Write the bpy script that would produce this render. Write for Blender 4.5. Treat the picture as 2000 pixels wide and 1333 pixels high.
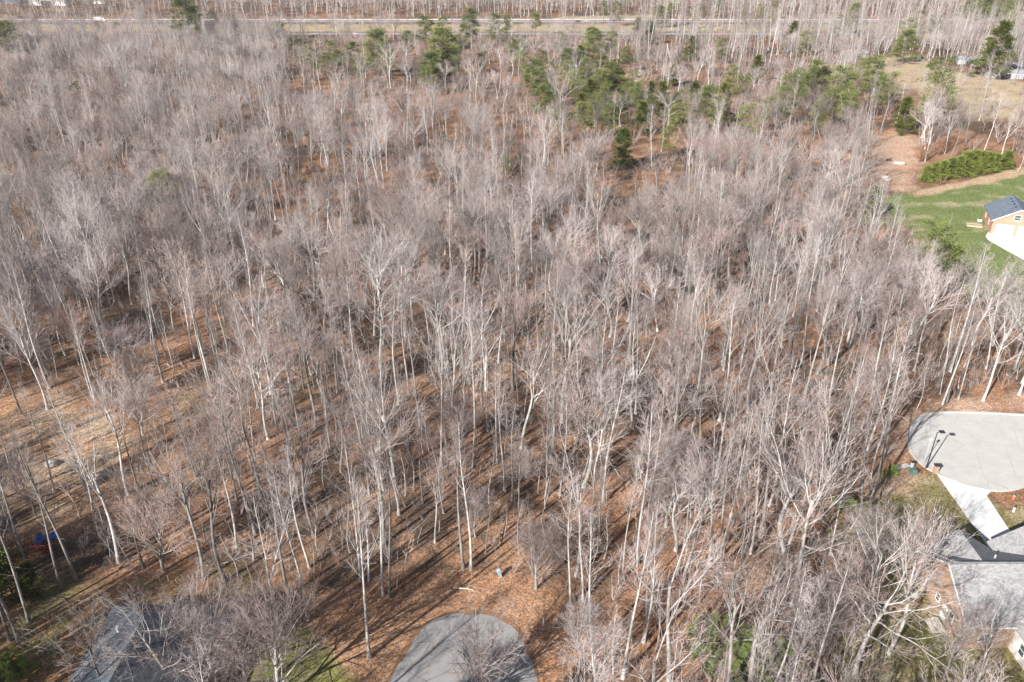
import bpy, math, random
import numpy as np
from mathutils import Vector, Matrix
R = math.radians
for o in list(bpy.data.objects): bpy.data.objects.remove(o)
scene = bpy.context.scene
# ------------------------------------------------------------------ camera, sky, sun, exposure
CAM_H, FPX, PITCH = 78.0, 1522.0, R(28.2)
cd = bpy.data.cameras.new('camera'); cam = bpy.data.objects.new('camera', cd); scene.collection.objects.link(cam)
cam.location = (0, 0, CAM_H); cam.rotation_euler = (R(90) - PITCH, 0, 0)
cd.sensor_width = 36; cd.lens = 36 * FPX / 2000; cd.clip_start = 0.5; cd.clip_end = 20000
scene.camera = cam
scene.render.resolution_x, scene.render.resolution_y = 1024, 682
SUN_EL, SHADOW_AZ = R(29.5), R(41)          # shadows fall towards +X+Y
w = bpy.data.worlds.new('World'); scene.world = w; w.use_nodes = True
nt = w.node_tree; bg = nt.nodes['Background']; sky = nt.nodes.new('ShaderNodeTexSky')
sky.sky_type = 'NISHITA'; sky.sun_disc = False; sky.sun_elevation = SUN_EL
sky.sun_rotation = SHADOW_AZ + math.pi     # clockwise from +Y
sky.air_density = 1.0; sky.dust_density = 1.0
nt.links.new(sky.outputs[0], bg.inputs[0]); bg.inputs[1].default_value = 0.05
sd = bpy.data.lights.new('sun', 'SUN'); sun = bpy.data.objects.new('sun', sd); scene.collection.objects.link(sun)
sd.energy = 5.0; sd.angle = R(0.5); sd.color = (1.0, 0.975, 0.94)
tosun = Vector((-math.sin(SHADOW_AZ) * math.cos(SUN_EL), -math.cos(SHADOW_AZ) * math.cos(SUN_EL), math.sin(SUN_EL)))
sun.rotation_euler = tosun.to_track_quat('Z', 'Y').to_euler(); sun.location = (-60, -20, 120)
vs = scene.view_settings; vs.view_transform = 'Standard'; vs.look = 'None'; vs.gamma = 1; vs.use_curve_mapping = False
vs.exposure = 0.9
rng = np.random.default_rng(7); random.seed(7)
C = scene.collection

# ------------------------------------------------------------------ measuring helpers (photo 2000x1333)
def G(px, py, z=0.0):
    x = (px - 1000) / FPX; y = -(py - 666.5) / FPX
    d = (x, math.cos(PITCH) + y * math.sin(PITCH), -math.sin(PITCH) + y * math.cos(PITCH))
    t = (z - CAM_H) / d[2]
    return (d[0] * t, d[1] * t)
def project(X, Y, Z):
    f = Y * math.cos(PITCH) - (Z - CAM_H) * math.sin(PITCH)
    u = Y * math.sin(PITCH) + (Z - CAM_H) * math.cos(PITCH)
    return 1000 + FPX * X / f, 666.5 - FPX * u / f, f

# ------------------------------------------------------------------ object helpers
def tag(o, label=None, cat=None, group=None, kind=None):
    if label: o['label'] = label
    if cat: o['category'] = cat
    if group: o['group'] = group
    if kind: o['kind'] = kind
    return o
def thing(name, label, cat, loc=(0, 0, 0), rz=0, group=None):
    o = bpy.data.objects.new(name, None); C.objects.link(o); o.location = loc; o.rotation_euler = (0, 0, rz)
    return tag(o, label, cat, group)
def link(name, me, parent=None, loc=None):
    o = bpy.data.objects.new(name, me); C.objects.link(o)
    if parent: o.parent = parent
    if loc: o.location = loc
    return o
class MB:
    """collects shapes and links them as one mesh object"""
    def __init__(s): s.v = []; s.f = []
    def add(s, vs, fs):
        n = len(s.v); s.v += [tuple(p) for p in vs]; s.f += [tuple(i + n for i in f) for f in fs]; return s
    def box(s, x0, y0, z0, x1, y1, z1, rz=0, c=(0, 0)):
        P = [(x, y, z) for z in (z0, z1) for x, y in ((x0, y0), (x1, y0), (x1, y1), (x0, y1))]
        if rz:
            ca, sa = math.cos(rz), math.sin(rz)
            P = [(c[0] + (x - c[0]) * ca - (y - c[1]) * sa, c[1] + (x - c[0]) * sa + (y - c[1]) * ca, z) for x, y, z in P]
        return s.add(P, [(3, 2, 1, 0), (4, 5, 6, 7), (0, 1, 5, 4), (1, 2, 6, 5), (2, 3, 7, 6), (3, 0, 4, 7)])
    def obox(s, M, sx, sy, sz):
        P = [M @ Vector((x * sx / 2, y * sy / 2, z * sz / 2)) for z in (-1, 1) for x, y in ((-1, -1), (1, -1), (1, 1), (-1, 1))]
        return s.add(P, [(3, 2, 1, 0), (4, 5, 6, 7), (0, 1, 5, 4), (1, 2, 6, 5), (2, 3, 7, 6), (3, 0, 4, 7)])
    def tube(s, pts, rad, n=8, caps=True):
        pts = [Vector(p) for p in pts]; rings = []
        if not hasattr(rad, '__len__'): rad = [rad] * len(pts)
        for i, p in enumerate(pts):
            d = (pts[min(i + 1, len(pts) - 1)] - pts[max(i - 1, 0)]).normalized()
            a = Vector((0, 0, 1)) if abs(d.z) < .9 else Vector((1, 0, 0))
            u = d.cross(a).normalized(); v = d.cross(u)
            rings.append([p + rad[i] * (math.cos(2 * math.pi * k / n) * u + math.sin(2 * math.pi * k / n) * v) for k in range(n)])
        V = [q for r in rings for q in r]; Fc = []
        for i in range(len(pts) - 1):
            for k in range(n):
                Fc.append((i * n + k, i * n + (k + 1) % n, (i + 1) * n + (k + 1) % n, (i + 1) * n + k))
        if caps: Fc += [tuple(range(n))[::-1], tuple((len(pts) - 1) * n + k for k in range(n))]
        return s.add(V, Fc)
    def prism(s, poly, z0, z1):
        n = len(poly)
        V = [(x, y, z0) for x, y in poly] + [(x, y, z1) for x, y in poly]
        return s.add(V, [tuple(range(n))[::-1], tuple(range(n, 2 * n))] + [(i, (i + 1) % n, n + (i + 1) % n, n + i) for i in range(n)])
    def ico(s, c, r, sub=1, squash=1, jit=0):
        import bmesh
        bm = bmesh.new(); bmesh.ops.create_icosphere(bm, subdivisions=sub, radius=1)
        V = [(c[0] + v.co.x * r * (1 + random.uniform(-jit, jit)), c[1] + v.co.y * r * (1 + random.uniform(-jit, jit)), c[2] + v.co.z * r * squash * (1 + random.uniform(-jit, jit))) for v in bm.verts]
        Fc = [tuple(v.index for v in f.verts) for f in bm.faces]; bm.free(); return s.add(V, Fc)
    def mesh(s, name, m):
        me = bpy.data.meshes.new(name); me.from_pydata(s.v, [], s.f); me.materials.append(m); me.validate(); return me
    def build(s, name, m, parent=None, bevel=0):
        o = link(name, s.mesh(name, m), parent)
        if bevel:
            b = o.modifiers.new('bevel', 'BEVEL'); b.width = bevel; b.segments = 2; b.limit_method = 'ANGLE'
        return o
def np_mesh(name, verts, faces_list, mats, matidx=None, smooth=False):
    """faces_list: list of int arrays (n,k)"""
    me = bpy.data.meshes.new(name); nv = len(verts)
    me.vertices.add(nv); me.vertices.foreach_set('co', verts.astype(np.float32).ravel())
    tot = sum(f.size for f in faces_list); nf = sum(len(f) for f in faces_list)
    me.loops.add(tot); me.polygons.add(nf)
    me.loops.foreach_set('vertex_index', np.concatenate([f.ravel() for f in faces_list]).astype(np.int32))
    cnt = np.concatenate([np.full(len(f), f.shape[1]) for f in faces_list])
    st = np.concatenate([[0], np.cumsum(cnt)[:-1]])
    me.polygons.foreach_set('loop_start', st.astype(np.int32))
    for m in mats: me.materials.append(m)
    if matidx is not None: me.polygons.foreach_set('material_index', np.concatenate(matidx).astype(np.int32))
    me.polygons.foreach_set('use_smooth', np.full(nf, smooth))
    me.update(calc_edges=True); return me

# ------------------------------------------------------------------ materials
MATS = {}
def mat(name, col=(.5, .5, .5), rough=.8, noise=0, scale=3, bump=0, metal=0, spec=.3, col2=None, emit=None):
    if name in MATS: return MATS[name]
    m = bpy.data.materials.new(name); m.use_nodes = True; n = m.node_tree; b = n.nodes['Principled BSDF']
    b.inputs['Roughness'].default_value = rough; b.inputs['Metallic'].default_value = metal
    b.inputs['Specular IOR Level'].default_value = spec
    b.inputs['Base Color'].default_value = (*col, 1)
    if noise or col2:
        tc = n.nodes.new('ShaderNodeTexCoord'); no = n.nodes.new('ShaderNodeTexNoise')
        no.inputs['Scale'].default_value = scale; no.inputs['Detail'].default_value = 6; no.inputs['Roughness'].default_value = .65
        n.links.new(tc.outputs['Object'], no.inputs['Vector'])
        r = n.nodes.new('ShaderNodeValToRGB'); r.color_ramp.elements[0].position = .32; r.color_ramp.elements[1].position = .68
        c2 = col2 or tuple(min(1, c * (1 + noise)) for c in col); c1 = col if col2 else tuple(c * (1 - noise) for c in col)
        r.color_ramp.elements[0].color = (*c1, 1); r.color_ramp.elements[1].color = (*c2, 1)
        n.links.new(no.outputs['Fac'], r.inputs[0]); n.links.new(r.outputs[0], b.inputs['Base Color'])
        if bump:
            bp = n.nodes.new('ShaderNodeBump'); bp.inputs['Strength'].default_value = bump; bp.inputs['Distance'].default_value = .05
            n.links.new(no.outputs['Fac'], bp.inputs['Height']); n.links.new(bp.outputs[0], b.inputs['Normal'])
    MATS[name] = m; return m
def nodes_of(m): return m.node_tree.nodes, m.node_tree.links
def random_tint(name, c_lo, c_hi, rough=.9, scale=2.5, loc_scale=.02, c_odd=None, odd=.0):
    """colour that differs from one object (or instance) to the next and in streaks along it"""
    m = bpy.data.materials.new(name); m.use_nodes = True; N, L = nodes_of(m); b = N['Principled BSDF']
    b.inputs['Roughness'].default_value = rough; b.inputs['Specular IOR Level'].default_value = .15
    oi = N.new('ShaderNodeObjectInfo'); mx = N.new('ShaderNodeMix'); mx.data_type = 'RGBA'
    mx.inputs[6].default_value = (*c_lo, 1); mx.inputs[7].default_value = (*c_hi, 1)
    L.new(oi.outputs['Random'], mx.inputs[0]); out = mx.outputs[2]
    if c_odd:
        mt = N.new('ShaderNodeMath'); mt.operation = 'MULTIPLY'; mt.inputs[1].default_value = 7.31
        fr = N.new('ShaderNodeMath'); fr.operation = 'FRACT'; gt = N.new('ShaderNodeMath'); gt.operation = 'LESS_THAN'; gt.inputs[1].default_value = odd
        L.new(oi.outputs['Random'], mt.inputs[0]); L.new(mt.outputs[0], fr.inputs[0]); L.new(fr.outputs[0], gt.inputs[0])
        m2 = N.new('ShaderNodeMix'); m2.data_type = 'RGBA'; L.new(gt.outputs[0], m2.inputs[0]); L.new(out, m2.inputs[6]); m2.inputs[7].default_value = (*c_odd, 1); out = m2.outputs[2]
    tc = N.new('ShaderNodeTexCoord'); mp = N.new('ShaderNodeMapping'); mp.inputs['Scale'].default_value = (scale, scale, scale * .3)
    no = N.new('ShaderNodeTexNoise'); no.inputs['Scale'].default_value = 1; no.inputs['Detail'].default_value = 4
    L.new(tc.outputs['Object'], mp.inputs[0]); L.new(mp.outputs[0], no.inputs['Vector'])
    mr = N.new('ShaderNodeMapRange'); mr.inputs[1].default_value = .3; mr.inputs[2].default_value = .7; mr.inputs[3].default_value = .6; mr.inputs[4].default_value = 1.3
    L.new(no.outputs['Fac'], mr.inputs[0])
    hs = N.new('ShaderNodeHueSaturation'); L.new(mr.outputs[0], hs.inputs['Value']); L.new(out, hs.inputs['Color'])
    L.new(hs.outputs[0], b.inputs['Base Color']); return m
BARK = random_tint('bark', (.17, .155, .14), (.58, .55, .52))
TWIG = random_tint('twig', (.22, .17, .155), (.50, .43, .415), c_odd=(.45, .34, .30), odd=.14)
DARKBARK = random_tint('dark_bark', (.12, .10, .085), (.2, .17, .15))
BRUSH = random_tint('brush', (.27, .215, .19), (.42, .37, .34), c_odd=(.36, .22, .16), odd=.25)
NEEDLE = random_tint('needle', (.13, .165, .05), (.25, .265, .085), scale=1.2)
CEDAR = random_tint('cedar_needle', (.09, .115, .025), (.15, .16, .03), scale=1.2)
CYPRESS = random_tint('cypress_needle', (.16, .195, .045), (.22, .25, .06), scale=1.5)
RUST = random_tint('rust_leaf', (.30, .13, .06), (.42, .22, .11), scale=2)

def brick_mat(name, c1, c2, mortar, sx=1.0):
    m = bpy.data.materials.new(name); m.use_nodes = True; N, L = nodes_of(m); b = N['Principled BSDF']; b.inputs['Roughness'].default_value = .85
    tc = N.new('ShaderNodeTexCoord'); sp = N.new('ShaderNodeSeparateXYZ'); ad = N.new('ShaderNodeMath'); ad.operation = 'ADD'; cb = N.new('ShaderNodeCombineXYZ')
    br = N.new('ShaderNodeTexBrick'); br.inputs['Scale'].default_value = 4.2; br.inputs['Mortar Size'].default_value = .03
    br.inputs['Color1'].default_value = (*c1, 1); br.inputs['Color2'].default_value = (*c2, 1); br.inputs['Mortar'].default_value = (*mortar, 1)
    L.new(tc.outputs['Object'], sp.inputs[0]); L.new(sp.outputs[0], ad.inputs[0]); L.new(sp.outputs[1], ad.inputs[1])
    L.new(ad.outputs[0], cb.inputs[0]); L.new(sp.outputs[2], cb.inputs[1]); L.new(cb.outputs[0], br.inputs['Vector'])
    no = N.new('ShaderNodeTexNoise'); no.inputs['Scale'].default_value = 1.3; no.inputs['Detail'].default_value = 5; L.new(tc.outputs['Object'], no.inputs['Vector'])
    mr = N.new('ShaderNodeMapRange'); mr.inputs[3].default_value = .75; mr.inputs[4].default_value = 1.25; L.new(no.outputs['Fac'], mr.inputs[0])
    hs = N.new('ShaderNodeHueSaturation'); L.new(mr.outputs[0], hs.inputs['Value']); L.new(br.outputs['Color'], hs.inputs['Color']); L.new(hs.outputs[0], b.inputs['Base Color'])
    return m
def shingle_mat(name, c1, c2):
    m = bpy.data.materials.new(name); m.use_nodes = True; N, L = nodes_of(m); b = N['Principled BSDF']; b.inputs['Roughness'].default_value = .8
    tc = N.new('ShaderNodeTexCoord')
    vo = N.new('ShaderNodeTexVoronoi'); vo.inputs['Scale'].default_value = 1; mp = N.new('ShaderNodeMapping'); mp.inputs['Scale'].default_value = (3.2, 3.2, 9)
    L.new(tc.outputs['Object'], mp.inputs[0]); L.new(mp.outputs[0], vo.inputs['Vector'])
    no = N.new('ShaderNodeTexNoise'); no.inputs['Scale'].default_value = .7; no.inputs['Detail'].default_value = 8; no.inputs['Roughness'].default_value = .7; L.new(tc.outputs['Object'], no.inputs['Vector'])
    sp = N.new('ShaderNodeSeparateColor'); L.new(vo.outputs['Color'], sp.inputs[0])
    am = N.new('ShaderNodeMath'); am.operation = 'MULTIPLY_ADD'; am.inputs[1].default_value = .45; L.new(sp.outputs[0], am.inputs[0]); L.new(no.outputs['Fac'], am.inputs[2])
    sb = N.new('ShaderNodeMath'); sb.operation = 'SUBTRACT'; sb.inputs[1].default_value = .22; L.new(am.outputs[0], sb.inputs[0])
    r = N.new('ShaderNodeValToRGB'); r.color_ramp.elements[0].position = .25; r.color_ramp.elements[1].position = .75
    r.color_ramp.elements[0].color = (*c1, 1); r.color_ramp.elements[1].color = (*c2, 1); L.new(sb.outputs[0], r.inputs[0]); L.new(r.outputs[0], b.inputs['Base Color'])
    wv = N.new('ShaderNodeTexWave'); wv.bands_direction = 'Z'; wv.inputs['Scale'].default_value = 2.2; L.new(tc.outputs['Object'], wv.inputs['Vector'])
    bp = N.new('ShaderNodeBump'); bp.inputs['Strength'].default_value = .25; L.new(wv.outputs['Fac'], bp.inputs['Height']); L.new(bp.outputs[0], b.inputs['Normal'])
    return m
BRICK_RED = brick_mat('red_brick', (.44, .16, .09), (.54, .22, .13), (.5, .4, .33))
BRICK_TAN = brick_mat('brown_brick', (.33, .19, .115), (.42, .26, .16), (.42, .33, .26))
ROOF_BLUE = shingle_mat('blue_grey_shingle', (.10, .125, .16), (.19, .22, .265))
ROOF_GREY = shingle_mat('grey_shingle', (.22, .215, .215), (.36, .35, .345))
ROOF_SLATE = shingle_mat('slate_shingle', (.07, .08, .095), (.135, .15, .17))
ROOF_TAN = shingle_mat('tan_shingle', (.28, .24, .19), (.38, .33, .27))
WHITE = mat('white_paint', (.8, .8, .78), .5, noise=.04, scale=2)
GLASS = mat('window_glass', (.06, .09, .10), .08, spec=.8)
DARKMETAL = mat('dark_metal', (.03, .03, .045), .4, spec=.5)
GREYMETAL = mat('grey_metal', (.42, .43, .44), .45, noise=.15, spec=.5)
CONCRETE = mat('concrete', (.62, .61, .58), .85, noise=.13, scale=.9, bump=.1)
DRIVE = mat('pale_concrete', (.72, .71, .68), .85, noise=.08, scale=.6, bump=.1)
WOOD = mat('old_wood', (.28, .21, .14), .85, noise=.35, scale=6)
WOODPALE = mat('pale_wood', (.5, .42, .31), .85, noise=.25, scale=6)

# ------------------------------------------------------------------ ground zones
def zone(pts): return [G(*p) for p in pts]
def inpoly(poly, x, y):
    """signed distance (negative inside) of arrays x,y to poly"""
    n = len(poly); ins = np.zeros(x.shape, bool); dm = np.full(x.shape, 1e9)
    for i in range(n):
        (x0, y0), (x1, y1) = poly[i], poly[(i + 1) % n]
        c = ((y0 > y) != (y1 > y)) & (x < (x1 - x0) * (y - y0) / (y1 - y0 + 1e-12) + x0); ins ^= c
        dx, dy = x1 - x0, y1 - y0; t = np.clip(((x - x0) * dx + (y - y0) * dy) / (dx * dx + dy * dy + 1e-9), 0, 1)
        dm = np.minimum(dm, np.hypot(x - x0 - t * dx, y - y0 - t * dy))
    return np.where(ins, -dm, dm)
class VNoise:
    def __init__(s, seed): s.g = np.random.default_rng(seed).random((256, 256))
    def __call__(s, x, y, sc):
        x = x / sc; y = y / sc; xi = np.floor(x).astype(int); yi = np.floor(y).astype(int); fx = x - xi; fy = y - yi
        fx = fx * fx * (3 - 2 * fx); fy = fy * fy * (3 - 2 * fy); g = s.g; a = lambda i, j: g[(xi + i) % 256, (yi + j) % 256]
        return (a(0, 0) * (1 - fx) + a(1, 0) * fx) * (1 - fy) + (a(0, 1) * (1 - fx) + a(1, 1) * fx) * fy
vn = VNoise(3); vn2 = VNoise(5)
Z = {
 'lawn': zone([(1705, 392), (1790, 378), (1900, 358), (2000, 333), (2200, 320), (2250, 700), (2000, 650), (1950, 610), (1880, 560), (1845, 500), (1790, 455), (1700, 425)]),
 'lawn_edge': zone([(1780, 378), (1980, 330), (2150, 300), (2150, 318), (1985, 345), (1790, 386)]),
 'field': zone([(1690, 112), (1790, 108), (1850, 138), (2000, 160), (2200, 160), (2200, 250), (2000, 236), (1900, 235), (1850, 190), (1720, 160)]),
 'dirt': zone([(1700, 285), (1725, 255), (1785, 252), (1800, 300), (1785, 340), (1775, 372), (1745, 370), (1715, 345)]),
 'cut': zone([(-200, 780), (130, 775), (250, 815), (275, 880), (235, 945), (150, 968), (60, 958), (0, 905), (-200, 900)]),
 'gap': zone([(300, 800), (330, 770), (400, 755), (405, 800), (350, 840), (310, 845)]),
 'yard': zone([(1735, 935), (1840, 925), (1900, 1000), (1990, 1000), (2300, 960), (2300, 1600), (1640, 1600), (1660, 1300), (1690, 1150), (1640, 1070), (1680, 985)]),
 'leafstrip': zone([(1690, 960), (1760, 850), (1800, 790), (2000, 765), (2300, 750), (2300, 812), (1830, 806), (1775, 850), (1790, 930), (1720, 970)]),
 'tract': zone([(1790, 545), (1850, 580), (1868, 640), (1850, 660), (1830, 600)]),
 'yardL': zone([(-25, 1130), (120, 1150), (290, 1105), (400, 1140), (480, 1160), (480, 1333), (300, 1500), (-25, 1500)]),
 'lawnL': zone([(480, 1333), (480, 1290), (530, 1240), (600, 1235), (660, 1290), (690, 1333), (690, 1500), (400, 1500)]),
 'leaves': zone([(560, 1290), (700, 1180), (930, 1100), (1070, 1160), (1110, 1250), (1080, 1400), (600, 1400)]),
 'strip_far': zone([(-50, 48), (2100, 48), (2100, 62), (-50, 62)]),
 'bank': zone([(1100, 32), (1290, 28), (1290, 38), (1080, 38)]),
}
COLS = {'leaf': (.27, .138, .075), 'leaf2': (.38, .21, .118), 'duff': (.12, .078, .052), 'lawn': (.165, .205, .065), 'dry': (.42, .34, .21), 'tan': (.50, .34, .21),
        'dirt': (.50, .32, .215), 'orange': (.50, .27, .13), 'olive': (.22, .19, .075), 'oliveg': (.15, .165, .05), 'sand': (.40, .29, .17)}
def sm(a, b, x): t = np.clip((x - a) / (b - a), 0, 1); return t * t * (3 - 2 * t)
def ground_color(x, y):
    n1 = vn(x, y, 22); n2 = vn2(x, y, 6); n3 = vn(x + 90, y, 2.2); jag = (n2 - .5) * 5 + (n3 - .5) * 3
    c = lambda k: np.array(COLS[k])[None, :]
    col = c('duff') + (c('leaf') - c('duff')) * sm(.3, .72, n1 * .45 + n2 * .35 + n3 * .2)[:, None]
    col = col + (c('leaf2') - col) * (sm(.5, .75, n2 * .5 + n3 * .5) * .7)[:, None]
    def lay(name, key, col, soft=1.5, amt=1.0, grow=0, mod=None):
        d = inpoly(Z[name], x, y) + jag * soft * .5 - grow; a = (1 - sm(-soft, soft, d)) * amt
        if mod is not None: a = a * mod
        return col + (c(key) - col) * a[:, None]
    col = lay('leaves', 'leaf2', col, 3)
    col = lay('yard', 'olive', col, 3, .9); col = lay('yard', 'oliveg', col, 3, .8, mod=sm(.55, .75, n2 * .6 + n1 * .4)); col = lay('yard', 'dry', col, 3, .5, mod=sm(.6, .3, n3))
    col = lay('yardL', 'olive', col, 3, .75); col = lay('yardL', 'leaf', col, 3, .7, mod=sm(.45, .65, n3 * .6 + n2 * .4))
    col = lay('lawnL', 'oliveg', col, 1.0, .85); col = lay('lawnL', 'olive', col, 1.0, .6, mod=n3)
    col = lay('cut', 'tan', col, 5, .9); col = lay('cut', 'orange', col, 4, .8, mod=sm(.45, .6, n1 * .3 + n2 * .7)); col = lay('gap', 'sand', col, 4, .8)
    col = lay('leafstrip', 'dirt', col, 2, .9); col = lay('tract', 'tan', col, 1.5, .9)
    col = lay('field', 'dry', col, 5, .95); col = lay('field', 'tan', col, 5, .5, mod=n2); col = lay('dirt', 'dirt', col, 3, .95)
    col = lay('lawn', 'lawn', col, 2.5); col = lay('lawn', 'dry', col, 2.5, .75, mod=sm(.56, .76, vn2(x + 33, y * 2.2, 13) * .65 + n3 * .35)); col = lay('lawn', 'oliveg', col, 2.5, .35, mod=n2)
    col = lay('lawn_edge', 'tan', col, 1, .9)
    col = lay('strip_far', 'dry', col, 4, .9); col = lay('bank', 'dry', col, 4, .9)
    return col
ys = [-20.0]
while ys[-1] < 1500: ys.append(ys[-1] + max(.45, (ys[-1] + 30) / 230))
ys = np.array(ys + [1900, 2600, 5000, 15000]); us = np.linspace(-1, 1, 561)
hw = np.maximum(110, ys * .85); hw[-3:] = ys[-3:] * 2
XX = us[None, :] * hw[:, None]; YY = np.repeat(ys[:, None], len(us), 1)
V = np.stack([XX.ravel(), YY.ravel(), np.zeros(XX.size)], 1); nu = len(us); nr = len(ys)
i0 = (np.arange(nr - 1)[:, None] * nu + np.arange(nu - 1)[None, :]).ravel()
me = np_mesh('ground', V, [np.stack([i0, i0 + 1, i0 + nu + 1, i0 + nu], 1)], [])
gc = ground_color(V[:, 0], V[:, 1]); at = me.color_attributes.new('soil', 'FLOAT_COLOR', 'POINT')
at.data.foreach_set('color', np.concatenate([gc, np.ones((len(gc), 1))], 1).astype(np.float32).ravel())
gm = bpy.data.materials.new('forest_floor'); gm.use_nodes = True; N, L = nodes_of(gm); b = N['Principled BSDF']; b.inputs['Roughness'].default_value = .95; b.inputs['Specular IOR Level'].default_value = .1
ca = N.new('ShaderNodeVertexColor'); ca.layer_name = 'soil'; tc = N.new('ShaderNodeTexCoord')
def noise(sc, det=5, rg=.6):
    n = N.new('ShaderNodeTexNoise'); n.inputs['Scale'].default_value = sc; n.inputs['Detail'].default_value = det; n.inputs['Roughness'].default_value = rg; L.new(tc.outputs['Object'], n.inputs['Vector']); return n.outputs['Fac']
vo = N.new('ShaderNodeTexVoronoi'); vo.inputs['Scale'].default_value = 5.0; L.new(tc.outputs['Object'], vo.inputs['Vector'])
sp = N.new('ShaderNodeSeparateColor'); L.new(vo.outputs['Color'], sp.inputs[0])
def mrange(src, a, b_, c_, d): n = N.new('ShaderNodeMapRange'); n.inputs[1].default_value = a; n.inputs[2].default_value = b_; n.inputs[3].default_value = c_; n.inputs[4].default_value = d; L.new(src, n.inputs[0]); return n.outputs[0]
def mul(a, b_): n = N.new('ShaderNodeMath'); n.operation = 'MULTIPLY'; L.new(a, n.inputs[0]); L.new(b_, n.inputs[1]); return n.outputs[0]
val = mul(mul(mrange(sp.outputs[0], 0, 1, .55, 1.5), mrange(noise(1.1, 8, .75), .3, .7, .65, 1.35)), mrange(noise(.12), .3, .7, .85, 1.15))
hs = N.new('ShaderNodeHueSaturation'); L.new(ca.outputs[0], hs.inputs['Color']); L.new(val, hs.inputs['Value']); L.new(mrange(sp.outputs[1], 0, 1, .75, 1.15), hs.inputs['Saturation'])
L.new(hs.outputs[0], b.inputs['Base Color'])
bp = N.new('ShaderNodeBump'); bp.inputs['Strength'].default_value = .6; bp.inputs['Distance'].default_value = .12; L.new(noise(2.5, 8, .8), bp.inputs['Height']); L.new(bp.outputs[0], b.inputs['Normal'])
me.materials.append(gm); ground = link('ground', me); tag(ground, kind='structure')

# ------------------------------------------------------------------ roads
def slab(name, poly, z0, z1, m):
    o = MB().prism(poly, z0, z1).build(name, m); tag(o, kind='structure'); return o
def ccw(p):
    a = sum(p[i][0] * p[(i + 1) % len(p)][1] - p[(i + 1) % len(p)][0] * p[i][1] for i in range(len(p)))
    return p if a > 0 else p[::-1]
def road_mat(name, base, dark, leafy):
    m = mat(name, base, .9, noise=.08, scale=.5); N, L = nodes_of(m); b = N['Principled BSDF']
    src = b.inputs['Base Color'].links[0].from_socket; tc = N.new('ShaderNodeTexCoord')
    n1 = N.new('ShaderNodeTexNoise'); n1.inputs['Scale'].default_value = 25; n1.inputs['Detail'].default_value = 3; L.new(tc.outputs['Object'], n1.inputs['Vector'])
    mr = N.new('ShaderNodeMapRange'); mr.inputs[1].default_value = .3; mr.inputs[2].default_value = .7; mr.inputs[3].default_value = .85; mr.inputs[4].default_value = 1.12; L.new(n1.outputs['Fac'], mr.inputs[0])
    hs = N.new('ShaderNodeHueSaturation'); L.new(src, hs.inputs['Color']); L.new(mr.outputs[0], hs.inputs['Value']); out = hs.outputs[0]
    v = N.new('ShaderNodeTexVoronoi'); v.feature = 'DISTANCE_TO_EDGE'; v.inputs['Scale'].default_value = .16; L.new(tc.outputs['Object'], v.inputs['Vector'])
    lt = N.new('ShaderNodeMath'); lt.operation = 'LESS_THAN'; lt.inputs[1].default_value = .004; L.new(v.outputs[0], lt.inputs[0])
    mx = N.new('ShaderNodeMix'); mx.data_type = 'RGBA'; L.new(lt.outputs[0], mx.inputs[0]); L.new(out, mx.inputs[6]); mx.inputs[7].default_value = (*dark, 1); out = mx.outputs[2]
    if leafy:
        n2 = N.new('ShaderNodeTexNoise'); n2.inputs['Scale'].default_value = .55; n2.inputs['Detail'].default_value = 9; n2.inputs['Roughness'].default_value = .75; L.new(tc.outputs['Object'], n2.inputs['Vector'])
        gt = N.new('ShaderNodeMapRange'); gt.inputs[1].default_value = .60; gt.inputs[2].default_value = .62; L.new(n2.outputs['Fac'], gt.inputs[0])
        m3 = N.new('ShaderNodeMix'); m3.data_type = 'RGBA'; L.new(gt.outputs[0], m3.inputs[0]); L.new(out, m3.inputs[6]); m3.inputs[7].default_value = (.27, .14, .07, 1); out = m3.outputs[2]
    L.new(out, b.inputs['Base Color']); return m
RD1 = road_mat('culdesac_asphalt', (.30, .29, .28), (.12, .11, .1), True)
RD2 = road_mat('pale_asphalt', (.52, .50, .46), (.35, .33, .3), False)
def smooth_poly(pts, n=6):
    """Catmull-Rom through closed pts"""
    out = []; m = len(pts)
    for i in range(m):
        p0, p1, p2, p3 = [np.array(pts[(i + k - 1) % m]) for k in range(4)]
        for k in range(n):
            t = k / n; out.append(tuple(.5 * ((2 * p1) + (-p0 + p2) * t + (2 * p0 - 5 * p1 + 4 * p2 - p3) * t * t + (-p0 + 3 * p1 - 3 * p2 + p3) * t ** 3)))
    return out
def open_smooth(pts, n=6):
    out = []; pts = [2 * np.array(pts[0]) - np.array(pts[1])] + [np.array(p) for p in pts] + [2 * np.array(pts[-1]) - np.array(pts[-2])]
    for i in range(1, len(pts) - 2):
        p0, p1, p2, p3 = pts[i - 1:i + 3]
        for k in range(n):
            t = k / n; out.append(tuple(.5 * ((2 * p1) + (-p0 + p2) * t + (2 * p0 - 5 * p1 + 4 * p2 - p3) * t * t + (-p0 + 3 * p1 - 3 * p2 + p3) * t ** 3)))
    return out + [tuple(pts[-2])]
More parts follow.
